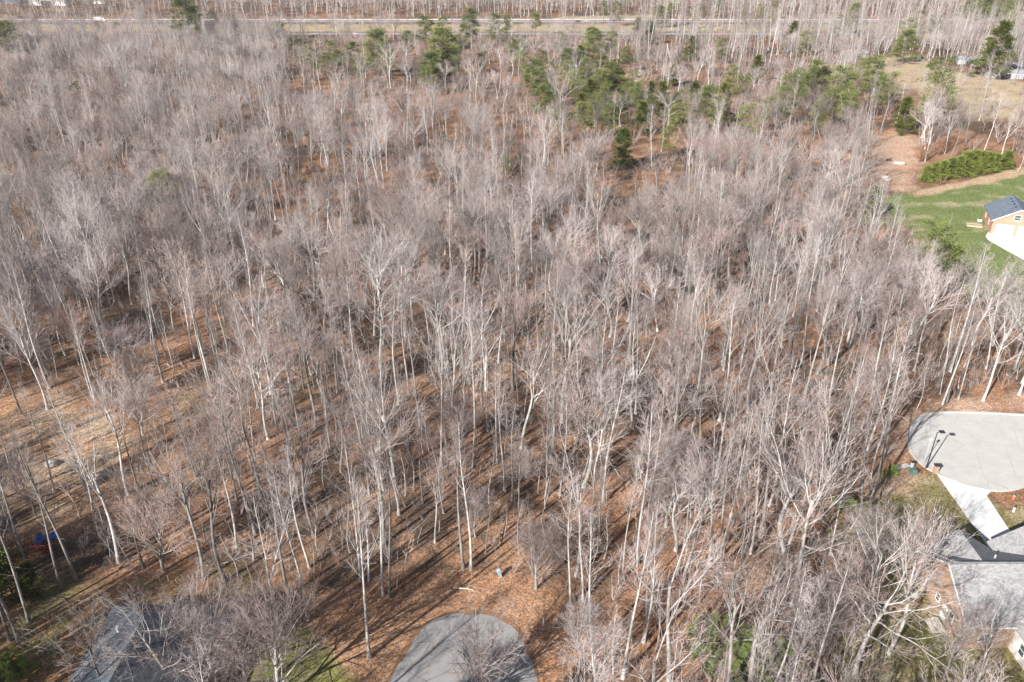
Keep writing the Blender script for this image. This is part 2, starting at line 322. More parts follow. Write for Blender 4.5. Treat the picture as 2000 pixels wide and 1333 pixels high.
def kerb(name, line, wd, h, m):
    """a kerb that follows a line of points"""
    mb = MB(); P = [Vector((x, y)) for x, y in line]; A = []; B = []
    for i, p in enumerate(P):
        d = (P[min(i + 1, len(P) - 1)] - P[max(i - 1, 0)]).normalized(); nrm = Vector((-d.y, d.x)) * wd / 2; A.append(p + nrm); B.append(p - nrm)
    n = len(P); V = [(q.x, q.y, z) for L_ in (A, B) for z in (0, h) for q in L_]
    Fc = []
    for i in range(n - 1):
        Fc += [(n + i, n + i + 1, 3 * n + i + 1, 3 * n + i), (i, i + 1, n + i + 1, n + i), (3 * n + i, 3 * n + i + 1, 2 * n + i + 1, 2 * n + i)]
    o = mb.add(V, Fc).build(name, m); tag(o, kind='structure'); return o
# lower cul-de-sac: bulb with its road leaving south, below the frame
lowpx = [(700, 1420), (762, 1320), (800, 1250), (848, 1208), (910, 1195), (965, 1197), (1012, 1228), (1040, 1275), (1052, 1333), (1060, 1420)]
low = smooth_poly([G(*p) for p in lowpx] + [(3, 35), (-14, 35)])
slab('road', ccw(low), -.2, .02, RD1)
rb = [(1800 + 0, 0)]
rc = [(1776, 860), (1784, 830), (1806, 812), (1845, 807), (1920, 808), (2010, 812), (2200, 822)]
rl = [(2200, 900), (2060, 915), (2000, 948), (1965, 957), (1925, 956), (1880, 945), (1840, 927), (1805, 908), (1783, 885)]
rtp = [G(*p) for p in rl[::-1]][0:0] + [G(*p) for p in rc + rl]
rpoly = smooth_poly(rtp, 5); slab('road', ccw(rpoly), -.2, .02, RD2)
KERB = mat('kerb_concrete', (.55, .52, .48), .9, noise=.15, scale=3)
kl = [G(*p) for p in [(2200, 820), (2000, 811), (1920, 807), (1845, 806), (1804, 811), (1782, 830), (1774, 860), (1782, 888), (1806, 912), (1826, 923)]]
kerb('kerb', open_smooth(kl), .45, .13, KERB)
kerb('kerb', open_smooth([G(*p) for p in [(1930, 958), (1965, 959), (2002, 950), (2062, 918), (2200, 903)]]), .45, .13, KERB)
# leaf drifts that lap over the rim of the lower cul-de-sac
mbl = MB(); rgl = np.random.default_rng(5); nl = len(low); wobl = [VNoise(9)(np.array([p[0] + 40.]), np.array([p[1]]), 1.1)[0] for p in low]
dense = open_smooth([p for p in low[:int(nl * .85)]], 5); Lp = [Vector(p) for p in dense]; cen = Vector((-5, 60)); A_, B_ = [], []
for i, p in enumerate(Lp):
    d = (cen - p).normalized(); n_w = VNoise(9)(np.array([p.x * 1.0 + 40]), np.array([p.y]), .9)[0] * .35 + VNoise(4)(np.array([p.x + 40]), np.array([p.y]), 3.5)[0] * 1.1 - .3
    A_.append(p - d * .12); B_.append(p + d * max(.02, n_w * .8))
mbl.add([(q.x, q.y, .024) for q in A_] + [(q.x, q.y, .034) for q in B_], [(i, i + 1, len(Lp) + i + 1, len(Lp) + i) for i in range(len(Lp) - 1)])
tag(mbl.build('leaf_drift', mat('drift_leaf', (.16, .085, .045), .95, noise=0, scale=9, col2=(.36, .2, .11))), 'brown leaf drift lapping over the rim of the lower cul-de-sac', 'leaf drift', kind='stuff')
# driveway of the house on the right
slab('driveway', ccw([G(1828, 924), G(1880, 946), G(1937, 959), G(1927, 969), (72.6, 88), (72.6, 79.2), (67.0, 79.2), (67.6, 84.5)]), -.2, .045, DRIVE)
# drive of the brick house
slab('driveway', ccw([(136.3, 210.4), (148.5, 205.8), (165, 199), (175, 170), (150, 178), G(2000, 508), G(1970, 492), G(1930, 469), G(1925, 462), G(1930, 453)]), -.2, .045, DRIVE)
# highway
HW = mat('highway_asphalt', (.30, .30, .31), .9, noise=.1, scale=.1)
for y0, y1 in ((750, 763), (661, 671)):
    slab('road', [(-900, y0), (900, y0), (900, y1), (-900, y1)], -.2, .05, HW)
LINE = mat('road_paint', (.8, .8, .78), .7)
for y in (750.6, 762, 661.5, 670):
    slab('road_marking', [(-900, y), (900, y), (900, y + .35), (-900, y + .35)], .05, .06, LINE)
mb = MB()
for y in (757, 667):
    for k in range(90):
        mb.box(-900 + k * 20, y, .05, -892 + k * 20, y + .3, .062)
tag(mb.build('road_marking', LINE), kind='structure')
def barrier(y, lab):
    t = thing('guardrail', lab, 'guardrail', (0, y, 0))
    mb = MB().box(-900, -.1, .45, 900, .1, .95); mb.build('rail', mat('galvanised', (.75, .75, .76), .5), t)
    mb = MB()
    for k in range(300): mb.box(-900 + k * 6, -.1, 0, -899.8 + k * 6, -.3, .9)
    p = mb.build('post', WOOD, t); p['kind'] = 'stuff'
barrier(765, 'long pale guardrail along the far side of the highway')

# ------------------------------------------------------------------ tree generator
def norm(a): return a / np.maximum(np.linalg.norm(a, axis=-1, keepdims=True), 1e-9)
def grow(rg, P, Rr, n, t0, t1, ang, angj, length, lj, K, up, rs, curve=.12):
    """children of the polylines P (M,K0,3) with radii Rr (M,K0); length(t, parentlen) -> m"""
    M, K0, _ = P.shape; seg = np.linalg.norm(P[:, 1:] - P[:, :-1], axis=2).sum(1)
    t = t0 + (t1 - t0) * (np.arange(n)[None, :] + rg.random((M, n))) / n; t = np.clip(t, 0, .999); pi = np.repeat(np.arange(M), n); t = t.ravel()
    k = np.minimum((t * (K0 - 1)).astype(int), K0 - 2); f = (t * (K0 - 1) - k)[:, None]
    pos = P[pi, k] * (1 - f) + P[pi, k + 1] * f; tan = norm(P[pi, k + 1] - P[pi, k]); r0 = Rr[pi, k] * (1 - f[:, 0]) + Rr[pi, k + 1] * f[:, 0]
    rnd = rg.normal(size=(M * n, 3)); ga = np.arange(M * n) * 2.4 + rg.random(M * n) * .9
    a1 = norm(np.cross(tan, np.array([.3, .2, .93]))); a2 = np.cross(tan, a1); perp = np.cos(ga)[:, None] * a1 + np.sin(ga)[:, None] * a2
    an = R(1) * (ang + angj * rg.normal(size=M * n)); d = np.cos(an)[:, None] * tan + np.sin(an)[:, None] * perp
    ln = length(t, seg[pi]) * (1 + lj * (rg.random(M * n) * 2 - 1))
    out = np.zeros((M * n, K, 3)); out[:, 0] = pos; st = (ln / (K - 1))[:, None]
    for j in range(1, K):
        d = norm(d + np.array([0, 0, up]) + curve * rg.normal(size=(M * n, 3))); out[:, j] = out[:, j - 1] + d * st
    rr = np.clip(r0 * rs, .004, None)[:, None] * np.linspace(1, .25, K)[None, :]
    return out, rr
def tubes(P, Rr, S):
    M, K, _ = P.shape; T = np.zeros_like(P); T[:, 1:-1] = P[:, 2:] - P[:, :-2]; T[:, 0] = P[:, 1] - P[:, 0]; T[:, -1] = P[:, -1] - P[:, -2]; T = norm(T)
    ref = np.array([.6, .8, .05]); u = norm(np.cross(T, ref)); v = np.cross(T, u); a = np.arange(S) * 2 * np.pi / S
    V = P[:, :, None, :] + Rr[:, :, None, None] * (np.cos(a)[None, None, :, None] * u[:, :, None, :] + np.sin(a)[None, None, :, None] * v[:, :, None, :])
    V = V.reshape(-1, 3); b = (np.arange(M)[:, None, None] * K + np.arange(K - 1)[None, :, None]) * S; s = np.arange(S)[None, None, :]; s2 = (s + 1) % S
    Fq = np.stack([b + s, b + s2, b + S + s2, b + S + s], -1).reshape(-1, 4); return V, Fq
def cones(P, Rr):
    """thin tapering spikes from first to last point"""
    a = P[:, 0]; b = P[:, -1]; T = norm(b - a); u = norm(np.cross(T, np.array([.6, .8, .05]))); v = np.cross(T, u); an = np.arange(3) * 2 * np.pi / 3
    V = a[:, None, :] + Rr[:, 0, None, None] * (np.cos(an)[None, :, None] * u[:, None, :] + np.sin(an)[None, :, None] * v[:, None, :])
    V = np.concatenate([V, b[:, None, :]], 1).reshape(-1, 3); i = np.arange(len(a))[:, None] * 4
    F3 = np.concatenate([np.concatenate([i + k, i + (k + 1) % 3, i + 3], 1) for k in range(3)], 0); return V, F3
def join(parts):
    vs, q, t, n = [], [], [], 0
    for V_, F_ in parts:
        (q if F_.shape[1] == 4 else t).append(F_ + n); vs.append(V_); n += len(V_)
    fl = []
    if q: fl.append(np.concatenate(q))
    if t: fl.append(np.concatenate(t))
    return np.concatenate(vs), fl
def trunk_line(rg, h, r, K=14, wob=.25, lean=.02, top=.15):
    z = np.linspace(0, h, K); a = rg.random(4) * 6.28; l = rg.normal(size=2) * lean
    x = wob * (np.sin(z / h * 4 + a[0]) - math.sin(a[0])) + l[0] * z; y = wob * (np.sin(z / h * 5 + a[1]) - math.sin(a[1])) + l[1] * z
    P = np.stack([x, y, z], 1)[None]; fl = 1 + .5 * np.exp(-z / .5)
    return P, (r * np.linspace(1, top, K) * fl)[None]
def bare_tree(seed, kind, lod=0):
    """returns (trunk parts, crown parts)"""
    rg = np.random.default_rng(seed); tr, cr = [], []
    tw = (1.0, 1.6)[lod]; q = (.8, .34)[lod]; n_ = lambda v: max(2, int(round(v * q)))
    if kind == 'slender':
        h = 23; P, Rr = trunk_line(rg, h, .19, wob=.3, top=.12); tr.append(tubes(P, Rr, 7))
        B, Br = grow(rg, P, Rr, 22, .50, .99, 34, 9, lambda t, s: 1.0 + 6.2 * (1.03 - t) , .35, 6, .12, .34); tr.append(tubes(B[:], Br, 4))
        D, Dr = grow(rg, P, Rr, 7, .22, .5, 70, 15, lambda t, s: 1.6 + 0 * t, .6, 4, .05, .16); cr.append(tubes(D, Dr, 3))
        allB = [(B, Br, 7)]
    elif kind == 'forked':
        h = 15; P, Rr = trunk_line(rg, h, .24, wob=.35, top=.5); tr.append(tubes(P, Rr, 7))
        B, Br = grow(rg, P, Rr, 8, .55, 1, 27, 9, lambda t, s: 9.5 + 0 * t, .22, 9, .05, .5, .09); tr.append(tubes(B, Br, 5))
        B2, B2r = grow(rg, B, Br, 6, .15, .9, 30, 9, lambda t, s: (1.05 - t) * s * .75 + 1, .3, 7, .06, .5); tr.append(tubes(B2, B2r, 4))
        allB = [(B2, B2r, 5), (B, Br, 5)]
    elif kind == 'spreading':
        h = 12; P, Rr = trunk_line(rg, h, .27, wob=.5, top=.5); tr.append(tubes(P, Rr, 7))
        B, Br = grow(rg, P, Rr, 11, .38, 1, 48, 12, lambda t, s: 8.5 + 0 * t, .25, 9, .06, .46, .14); tr.append(tubes(B, Br, 5))
        B2, B2r = grow(rg, B, Br, 7, .2, .95, 38, 12, lambda t, s: (1.05 - t) * s * .7 + 1.2, .3, 7, .05, .5, .14); tr.append(tubes(B2, B2r, 4))
        allB = [(B2, B2r, 6), (B, Br, 5)]
    elif kind == 'domed':
        h = 11; P, Rr = trunk_line(rg, h, .25, wob=.5, top=.6); tr.append(tubes(P, Rr, 7))
        B, Br = grow(rg, P, Rr, 11, .55, 1, 38, 13, lambda t, s: 8.2 - 1.5 * t, .13, 8, .025, .5, .10); tr.append(tubes(B, Br, 4))
        B2, B2r = grow(rg, B, Br, 6, .3, .95, 30, 9, lambda t, s: (1.08 - t) * s * .72 + .8, .2, 6, .03, .6, .10); cr.append(tubes(B2, B2r, 3))
        allB = [(B2, B2r, 6), (B, Br, 5)]
    elif kind == 'twin':
        h = 13; P, Rr = trunk_line(rg, h, .23, wob=.2, top=.6); tr.append(tubes(P, Rr, 7))
        B, Br = grow(rg, P, Rr, 3, .55, .99, 15, 5, lambda t, s: 11 + 0 * t, .12, 10, .03, .6, .05); tr.append(tubes(B, Br, 6))
        B2, B2r = grow(rg, B, Br, 11, .2, .99, 36, 9, lambda t, s: .9 + 5 * (1.05 - t), .35, 6, .1, .42); tr.append(tubes(B2, B2r, 4))
        allB = [(B2, B2r, 7)]
    elif kind == 'bushy':
        h = 6; P, Rr = trunk_line(rg, h, .17, wob=.2, top=.55); tr.append(tubes(P, Rr, 6))
        B, Br = grow(rg, P, Rr, 16, .22, 1, 33, 10, lambda t, s: 7 - 2 * t, .2, 7, .05, .5, .07); tr.append(tubes(B, Br, 4))
        B2, B2r = grow(rg, B, Br, 5, .2, .9, 24, 7, lambda t, s: (1.05 - t) * s * .6 + .8, .3, 5, .05, .6, .07); cr.append(tubes(B2, B2r, 3))
        allB = [(B2, B2r, 6), (B, Br, 4)]
    elif kind == 'pole':        # small understorey tree: a thin stem with a little broom of twigs
        h = 11; P, Rr = trunk_line(rg, h, .085, wob=.35, lean=.05, top=.15); tr.append(tubes(P, Rr, 5))
        B, Br = grow(rg, P, Rr, 14, .35, .99, 42, 12, lambda t, s: .8 + 3.2 * (1.1 - t), .4, 5, .09, .5); tr.append(tubes(B, Br, 3))
        allB = [(B, Br, 6)]
    elif kind == 'shrub':
        P = np.zeros((9, 5, 3)); an = rg.random(9) * 6.28; l = 2.0 + rg.random(9) * 1.6
        for k in range(5):
            t = k / 4; P[:, k] = np.stack([np.cos(an) * t ** .8 * l * .42, np.sin(an) * t ** .8 * l * .42, t * l], 1)
        Rr = np.linspace(.03, .01, 5)[None].repeat(9, 0); tr.append(tubes(P, Rr, 3)); allB = [(P, Rr, 5)]
    for B, Br, n in allB:
        if kind in ('pole', 'shrub'):
            S2, S2r = grow(rg, B, Br, n_(n), .15, 1, 38, 12, lambda t, s: .35 + .45 * s * (1.1 - t), .4, 3, .05, .6); S2r = np.maximum(S2r, .006) * tw; cr.append(cones(S2, S2r * 1.0))
            if kind == 'shrub' or lod == 0:
                S3, S3r = grow(rg, S2, S2r, n_(4), .1, 1, 38, 12, lambda t, s: .25 + .35 * s, .4, 2, .04, .6); S3r = np.maximum(S3r, .006) * tw; cr.append(cones(S3, S3r))
            continue
        S2, S2r = grow(rg, B, Br, n if lod == 0 else max(3, int(n * .7)), .12, 1, 36, 11, lambda t, s: .45 + .42 * s * (1.1 - t), .35, 4, .07, .55); S2r = np.maximum(S2r, .011) * (1.0 + .25 * lod); cr.append(tubes(S2, S2r, 3))
        S3, S3r = grow(rg, S2, S2r, 4 if lod == 0 else 2, .1, 1, 36, 12, lambda t, s: .3 + .5 * s * (1.1 - t), .4, 3, .06, .55); S3r = np.clip(S3r, .009, .014) * tw; cr.append(cones(S3, S3r))
        if lod == 0 and kind == 'bushy':
            S4, S4r = grow(rg, S3, S3r, 2, .1, 1, 34, 12, lambda t, s: .15 + .45 * s, .4, 2, .05, .6); S4r = np.clip(S4r, .005, .008); cr.append(cones(S4, S4r))
    return tr, cr
def mesh_of(name, parts, m, smooth=True):
    V_, F_ = join(parts); return np_mesh(name, V_, F_, [m], smooth=smooth)
KINDS = {}
SPECS = [('slender', 5), ('forked', 3), ('spreading', 2), ('twin', 2), ('bushy', 3), ('domed', 3)]
sd_ = 100
for kind, cnt in SPECS:
    KINDS[kind] = []
    for k in range(cnt):
        sd_ += 1; tr, cr = bare_tree(sd_, kind)
        KINDS[kind].append((mesh_of('trunk', tr, BARK), mesh_of('crown', cr, TWIG, False)))
def proto(name, parts, m2=None, mt=BARK):
    """a tree kept out of the scene, only as source for the countless ones"""
    tr, cr = parts; V_, F_ = join(tr); V2, F2 = join(cr); fl = F_ + [f + len(V_) for f in F2]
    mi = [np.zeros(len(f)) for f in F_] + [np.ones(len(f)) for f in F2]
    # keep quads first for loops
    return bpy.data.objects.new(name, np_mesh(name, np.concatenate([V_, V2]), fl, [mt, m2 or TWIG], mi, smooth=False))
def scatter(name, pts, rot, scl, idx, protos, label=None, cat=None):
    me = bpy.data.meshes.new(name); me.from_pydata([tuple(p) for p in pts], [], [])
    a = me.attributes.new('rot', 'FLOAT_VECTOR', 'POINT'); a.data.foreach_set('vector', np.asarray(rot, np.float32).ravel())
    a = me.attributes.new('scl', 'FLOAT_VECTOR', 'POINT'); a.data.foreach_set('vector', np.asarray(scl, np.float32).ravel())
    a = me.attributes.new('idx', 'INT', 'POINT'); a.data.foreach_set('value', np.asarray(idx, np.int32))
    o = link(name, me); tag(o, label, cat, kind='stuff')
    ng = bpy.data.node_groups.new(name, 'GeometryNodeTree'); ng.interface.new_socket('Geometry', in_out='INPUT', socket_type='NodeSocketGeometry'); ng.interface.new_socket('Geometry', in_out='OUTPUT', socket_type='NodeSocketGeometry')
    N, L = ng.nodes, ng.links; gi = N.new('NodeGroupInput'); go = N.new('NodeGroupOutput'); iop = N.new('GeometryNodeInstanceOnPoints'); jn = N.new('GeometryNodeGeometryToInstance')
    jg = N.new('GeometryNodeJoinGeometry')
    for p in protos:
        oi = N.new('GeometryNodeObjectInfo'); oi.inputs[0].default_value = p; oi.inputs['As Instance'].default_value = True; L.new(oi.outputs['Geometry'], jg.inputs[0])
    L.new(gi.outputs[0], iop.inputs['Points']); L.new(jg.outputs[0], iop.inputs['Instance']); iop.inputs['Pick Instance'].default_value = True
    def attr(nm, ty):
        n = N.new('GeometryNodeInputNamedAttribute'); n.data_type = ty; n.inputs[0].default_value = nm; return n.outputs[0]
    L.new(attr('idx', 'INT'), iop.inputs['Instance Index']); L.new(attr('scl', 'FLOAT_VECTOR'), iop.inputs['Scale'])
    er = N.new('FunctionNodeEulerToRotation'); L.new(attr('rot', 'FLOAT_VECTOR'), er.inputs[0]); L.new(er.outputs[0], iop.inputs['Rotation'])
    L.new(iop.outputs[0], go.inputs[0]); md = o.modifiers.new('scatter', 'NODES'); md.node_group = ng
    return o

# ------------------------------------------------------------------ where trees stand
NOTREE = ['lawn', 'field', 'dirt', 'cut', 'gap']
def free(x, y, pad=0):
    """mask of points where a tree may stand"""
    ok = np.ones(x.shape, bool)
    for z in NOTREE: ok &= inpoly(Z[z], x, y) > -1 + pad
    ok &= inpoly(low, x, y) > 2.0 + pad; ok &= inpoly(rpoly, x, y) > 3.5 + pad
    ok &= ~((y > 744) & (y < 770)); ok &= ~((y > 655) & (y < 678))
    for (a, b_, c_, d) in ((-53, 40, -33, 72), (52, 45, 95, 83), (66, 78, 75, 106), (134, 205, 170, 235)): ok &= ~((x > a - 2) & (x < c_ + 2) & (y > b_ - 2) & (y < d + 2))
    return ok
CLEAR = [([(1750, 870), (1860, 870), (1860, 950), (1750, 950)], 1.0), ([(1745, 372), (1990, 325), (2010, 400), (2010, 500), (1930, 490), (1890, 440), (1780, 425), (1720, 405)], 1.0), ([(1785, 290), (1975, 280), (1985, 335), (1790, 365)], .95),
 ([(1700, 285), (1735, 252), (1800, 255), (1790, 330), (1750, 370), (1710, 340)], .9), ([(1700, 110), (1800, 105), (2005, 150), (2005, 240), (1870, 225), (1840, 150), (1720, 165)], .85),
 ([(1780, 830), (1830, 800), (2005, 800), (2005, 960), (1900, 960), (1790, 900)], 1.0), ([(1800, 770), (2010, 755), (2010, 805), (1800, 805)], .5), ([(1840, 930), (1970, 960), (2010, 1000), (2010, 1110), (1890, 1090)], 1.0), ([(1790, 1070), (2010, 1060), (2010, 1220), (1850, 1230)], .9),
 ([(780, 1340), (810, 1230), (900, 1190), (990, 1195), (1050, 1340)], 1.0), ([(520, 1240), (700, 1195), (930, 1120), (1090, 1170), (1060, 1240), (700, 1300), (600, 1300)], .75), ([(150, 1340), (195, 1180), (300, 1150), (415, 1185), (440, 1340)], .9),
 ([(480, 1340), (500, 1270), (600, 1240), (650, 1340)], .8), ([(40, 1030), (130, 1030), (140, 1090), (40, 1090)], .9), ([(0, 790), (250, 800), (270, 960), (0, 960)], .6), ([(300, 770), (400, 760), (400, 830), (310, 840)], .7),
 ([(560, 60), (1000, 20), (1400, 50), (1720, 130), (1700, 230), (1400, 215), (1000, 215), (800, 150), (560, 135)], .72), ([(0, 34), (340, 34), (340, 60), (0, 60)], .3), ([(600, 34), (1100, 34), (1100, 60), (600, 60)], .2), ([(1170, 232), (1268, 232), (1262, 330), (1176, 330)], 1.0), ([(1280, 230), (1330, 230), (1330, 300), (1280, 300)], .7)]
def view_open(rg, x, y, hs=(6, 11, 16, 20)):
    """trees are left out where the photograph shows the ground, a road, a roof or a pine uncovered behind them"""
    p = np.zeros(x.shape)
    for h in hs:
        u, v, f = project(x, y, 0 * x + h)
        for poly, pr in CLEAR:
            p = np.where(inpoly(poly, u, v) < 0, np.maximum(p, pr), p)
    return rg.random(x.shape) >= p
def jgrid(rg, x0, x1, y0, y1, s, j=.85):
    xs = np.arange(x0, x1, s); yy = np.arange(y0, y1, s); A, B = np.meshgrid(xs, yy); A = A + (rg.random(A.shape) - .5) * s * j * 1.3; B = B + (rg.random(B.shape) - .5) * s * j * 1.3
    return A.ravel(), B.ravel()
def thin_mask(x, y):
    """fraction of trees kept: yards, the leafy apron and the young growth are thin"""
    f = np.ones(x.shape)
    for k, v in (('yard', .30), ('yardL', .5), ('leaves', .22), ('lawnL', .15), ('leafstrip', .25)): f = np.where(inpoly(Z[k], x, y) < 0, v, f)
    px, py, _ = project(x, y, 0 * x)
    f = np.where((py > 62) & (py < 250) & (px > 560) & (px < 2000), .75, f)      # the pine belt stands in young, open growth
    f = np.where((px > 430) & (py > 240) & (py < 900), f * .70, f)                             # the middle is more open than the left
    f *= sm(.15, .42, vn(x, y, 13)) * .7 + .3
    return f

# ------------------------------------------------------------------ houses
def gable_roof_mesh(mb, x0, x1, y0, y1, ze, zr, axis, th=.22):
    """two thick slopes; ridge along axis"""
    if axis == 'x':
        ym = (y0 + y1) / 2
        A = [(x0, y0, ze), (x1, y0, ze), (x1, ym, zr), (x0, ym, zr)]; B = [(x1, y1, ze), (x0, y1, ze), (x0, ym, zr), (x1, ym, zr)]
    else:
        xm = (x0 + x1) / 2
        A = [(x1, y0, ze), (x1, y1, ze), (xm, y1, zr), (xm, y0, zr)]; B = [(x0, y1, ze), (x0, y0, ze), (xm, y0, zr), (xm, y1, zr)]
    for Q in (A, B):
        lo = [(x, y, z - th) for x, y, z in Q]; mb.add(Q + lo, [(0, 1, 2, 3), (7, 6, 5, 4), (0, 4, 5, 1), (1, 5, 6, 2), (2, 6, 7, 3), (3, 7, 4, 0)])
    return mb
def gable_wall_mesh(mb, x0, x1, y0, y1, ze, zr, axis):
    if axis == 'x':
        ym = (y0 + y1) / 2; e = [(x0, y0), (x0, y1)], [(x1, y0), (x1, y1)]
        V = [(x0, y0, 0), (x1, y0, 0), (x1, y1, 0), (x0, y1, 0), (x0, y0, ze), (x1, y0, ze), (x1, y1, ze), (x0, y1, ze), (x0, ym, zr), (x1, ym, zr)]
        Fc = [(0, 1, 5, 4), (2, 3, 7, 6), (1, 2, 6, 9, 5), (3, 0, 4, 8, 7)]
    else:
        xm = (x0 + x1) / 2
        V = [(x0, y0, 0), (x1, y0, 0), (x1, y1, 0), (x0, y1, 0), (x0, y0, ze), (x1, y0, ze), (x1, y1, ze), (x0, y1, ze), (xm, y0, zr), (xm, y1, zr)]
        Fc = [(0, 1, 5, 8, 4), (2, 3, 7, 9, 6), (1, 2, 6, 5), (3, 0, 4, 7)]
    return mb.add(V, Fc)
def window(parent, face, u, z, wd, h, at_, proud=.05):
    """face 'S' (normal -Y at y=at_) or 'W' (normal -X at x=at_)"""
    fr = MB(); gl = MB(); b = .09
    def bx(mb, u0, z0, u1, z1, p0, p1):
        if face == 'S': mb.box(u0, at_ - p1, z0, u1, at_ - p0, z1)
        else: mb.box(at_ - p1, u0, z0, at_ - p0, u1, z1)
    for r in ((u - wd / 2, z, u - wd / 2 + b, z + h), (u + wd / 2 - b, z, u + wd / 2, z + h)): bx(fr, *r, -.02, proud)
    for r in ((u - wd / 2 + b, z, u + wd / 2 - b, z + b), (u - wd / 2 + b, z + h - b, u + wd / 2 - b, z + h), (u - wd / 2 + b, z + h / 2 - .03, u + wd / 2 - b, z + h / 2 + .03)): bx(fr, *r, -.02, proud - .005)
    o = fr.build('window', WHITE, parent); bx(gl, u - wd / 2 + b * .8, z + b * .8, u + wd / 2 - b * .8, z + h - b * .8, -.01, .015); gl.build('pane', GLASS, o)
    return o
# brick house with two garage doors on the lawn (upper right)
bx0, by0 = 136.4, 210.6
hs1 = thing('brick_house', 'red brick house with blue-grey gable roof and two white garage doors beside the green lawn', 'house', (bx0, by0, 0), -.36)
mb = gable_wall_mesh(MB(), 0, 12, 0, 14, 3.85, 7.2, 'y'); hw1 = mb.build('wall', BRICK_RED, hs1)
mb = gable_roof_mesh(MB(), -.55, 12.55, -.5, 14.5, 3.9, 7.75, 'y'); rf = mb.build('roof', ROOF_BLUE, hs1)
for k in range(4): MB().box(5.0, 3.2 + k * 2.6, 7.0, 5.4, 3.65 + k * 2.6, 7.55).build('roof_vent', DARKMETAL, rf)
mb = MB()
for s in (-1, 1):
    xa, xb = (6 + s * 6.6, 6); M = [(xa, -.56, 3.62), (xb, -.56, 7.5), (xb, -.56, 7.78), (xa, -.56, 3.93), (xa, -.42, 3.62), (xb, -.42, 7.5), (xb, -.42, 7.78), (xa, -.42, 3.93)]
    mb.add(M, [(0, 1, 2, 3), (7, 6, 5, 4), (0, 4, 5, 1), (3, 2, 6, 7), (0, 3, 7, 4)])
mb.build('fascia', WHITE, hs1)
def garage_door(x0, wd):
    mb = MB().box(x0, -.06, 0.06, x0 + wd, .02, 2.9)
    for k in range(1, 4): mb.box(x0 + .05, -.075, .06 + k * .7, x0 + wd - .05, -.06, .1 + k * .7)
    for k in range(8): mb.box(x0 + .2 + k * (wd - .2) / 8, -.085, 2.35, x0 + (k + 1) * (wd - .2) / 8, -.06, 2.75)
    d = mb.build('garage_door', WHITE, hs1); return d
garage_door(1.0, 4.5); garage_door(6.5, 4.5)
window(hs1, 'S', 5.6, 4.4, 1.7, 1.6, 0); window(hs1, 'W', 5, 1.0, 1.0, 2.0, 0); window(hs1, 'W', 11, 1.2, 1.0, 1.5, 0)
t = thing('air_conditioner', 'white air conditioner unit at the left wall of the red brick house', 'air conditioner', (bx0 + 2.0, by0 + 9.5, 0))
MB().box(-.45, -.45, .1, .45, .45, .9).build('case', mat('ac_white', (.7, .7, .7), .5), t, .03); MB().tube([(0, 0, .9), (0, 0, .96)], .35, 16).build('fan_grille', DARKMETAL, t)
t = thing('raised_bed', 'low pale timber raised bed beside the left wall of the red brick house', 'raised bed', (bx0 - 1.2, by0 + 6.2, 0), -.36)
mb = MB().box(-2, -1.1, 0, 2, -.95, .35).box(-2, .95, 0, 2, 1.1, .35).box(-2, -.95, 0, -1.85, .95, .35).box(1.85, -.95, 0, 2, .95, .35); mb.build('timber_frame', WOODPALE, t)
MB().box(-1.85, -.95, 0, 1.85, .95, .25).build('soil', mat('bed_soil', (.42, .3, .19), .95, noise=.3), t)

# large grey-roofed house lower right
hx = thing('brick_house', 'large brown brick house with pale grey gable roof at the lower right corner', 'house', (54.6, 66.2, 0))
mb = gable_wall_mesh(MB(), 0, 28, 0, 12, 3.9, 7.6, 'x'); mb.build('wall', BRICK_TAN, hx)
mb = gable_roof_mesh(MB(), -.35, 28.4, -.45, 12.45, 4.0, 8.0, 'x'); rf = mb.build('roof', ROOF_GREY, hx)
mb = MB().box(-.3, 5.82, 7.98, 28.4, 6.18, 8.06); mb.build('ridge_cap', ROOF_GREY, rf)
mb = MB()
for yy, s in ((-.45, 1), (12.45, -1)):
    V = [(-.42, yy, 3.78), (-.42, 6, 7.78), (-.42, 6, 8.03), (-.42, yy, 4.03), (-.36, yy, 3.78), (-.36, 6, 7.78), (-.36, 6, 8.03), (-.36, yy, 4.03)]
    mb.add(V, [(0, 1, 2, 3), (7, 6, 5, 4), (0, 4, 5, 1), (3, 2, 6, 7), (0, 3, 7, 4)])
mb.build('fascia', WHITE, hx); MB().box(-.3, -.58, 3.86, 5.6, -.46, 3.99).build('gutter', WHITE, hx)
mb = gable_roof_mesh(MB(), -.25, 9.5, 6.3, 12.9, 4.03, 7.3, 'y'); mb.build('wing_roof', ROOF_GREY, hx)
mb = gable_wall_mesh(MB(), .05, 9.1, 8, 12.6, 3.8, 6.9, 'y'); mb.build('wing_wall', BRICK_TAN, hx)
mb = gable_roof_mesh(MB(), 9.9, 21.1, 6.2, 14.2, 4.02, 7.7, 'y'); mb.build('wing_roof', ROOF_GREY, hx)
mb = gable_wall_mesh(MB(), 10.4, 20.6, 11.8, 13.7, 3.9, 7.2, 'y'); mb.build('wing_wall', BRICK_TAN, hx)
mb = gable_roof_mesh(MB(), 5.6, 14.4, -5.4, 5.4, 3.7, 6.9, 'y'); mb.build('wing_roof', ROOF_GREY, hx)
mb = gable_wall_mesh(MB(), 6.0, 14.0, -4.9, .1, 3.6, 6.6, 'y'); mb.build('wing_wall', mat('white_siding', (.72, .71, .68), .6, noise=.05), hx)
window(hx, 'W', 3.0, 1.0, 1.0, 1.7, 0); window(hx, 'W', 6.3, 1.3, .9, 1.2, 0)
window(hx, 'S', 2.5, 1.0, 1.3, 1.5, 0)
o = window(hx, 'W', -2.0, 1.0, 1.1, 1.7, 6.0); window(hx, 'W', -3.5, 1.0, 1.1, 1.7, 6.0)
mb = MB().box(-.12, 3.9, .2, -.001, 4.9, 2.3); mb.build('door', WHITE, hx)
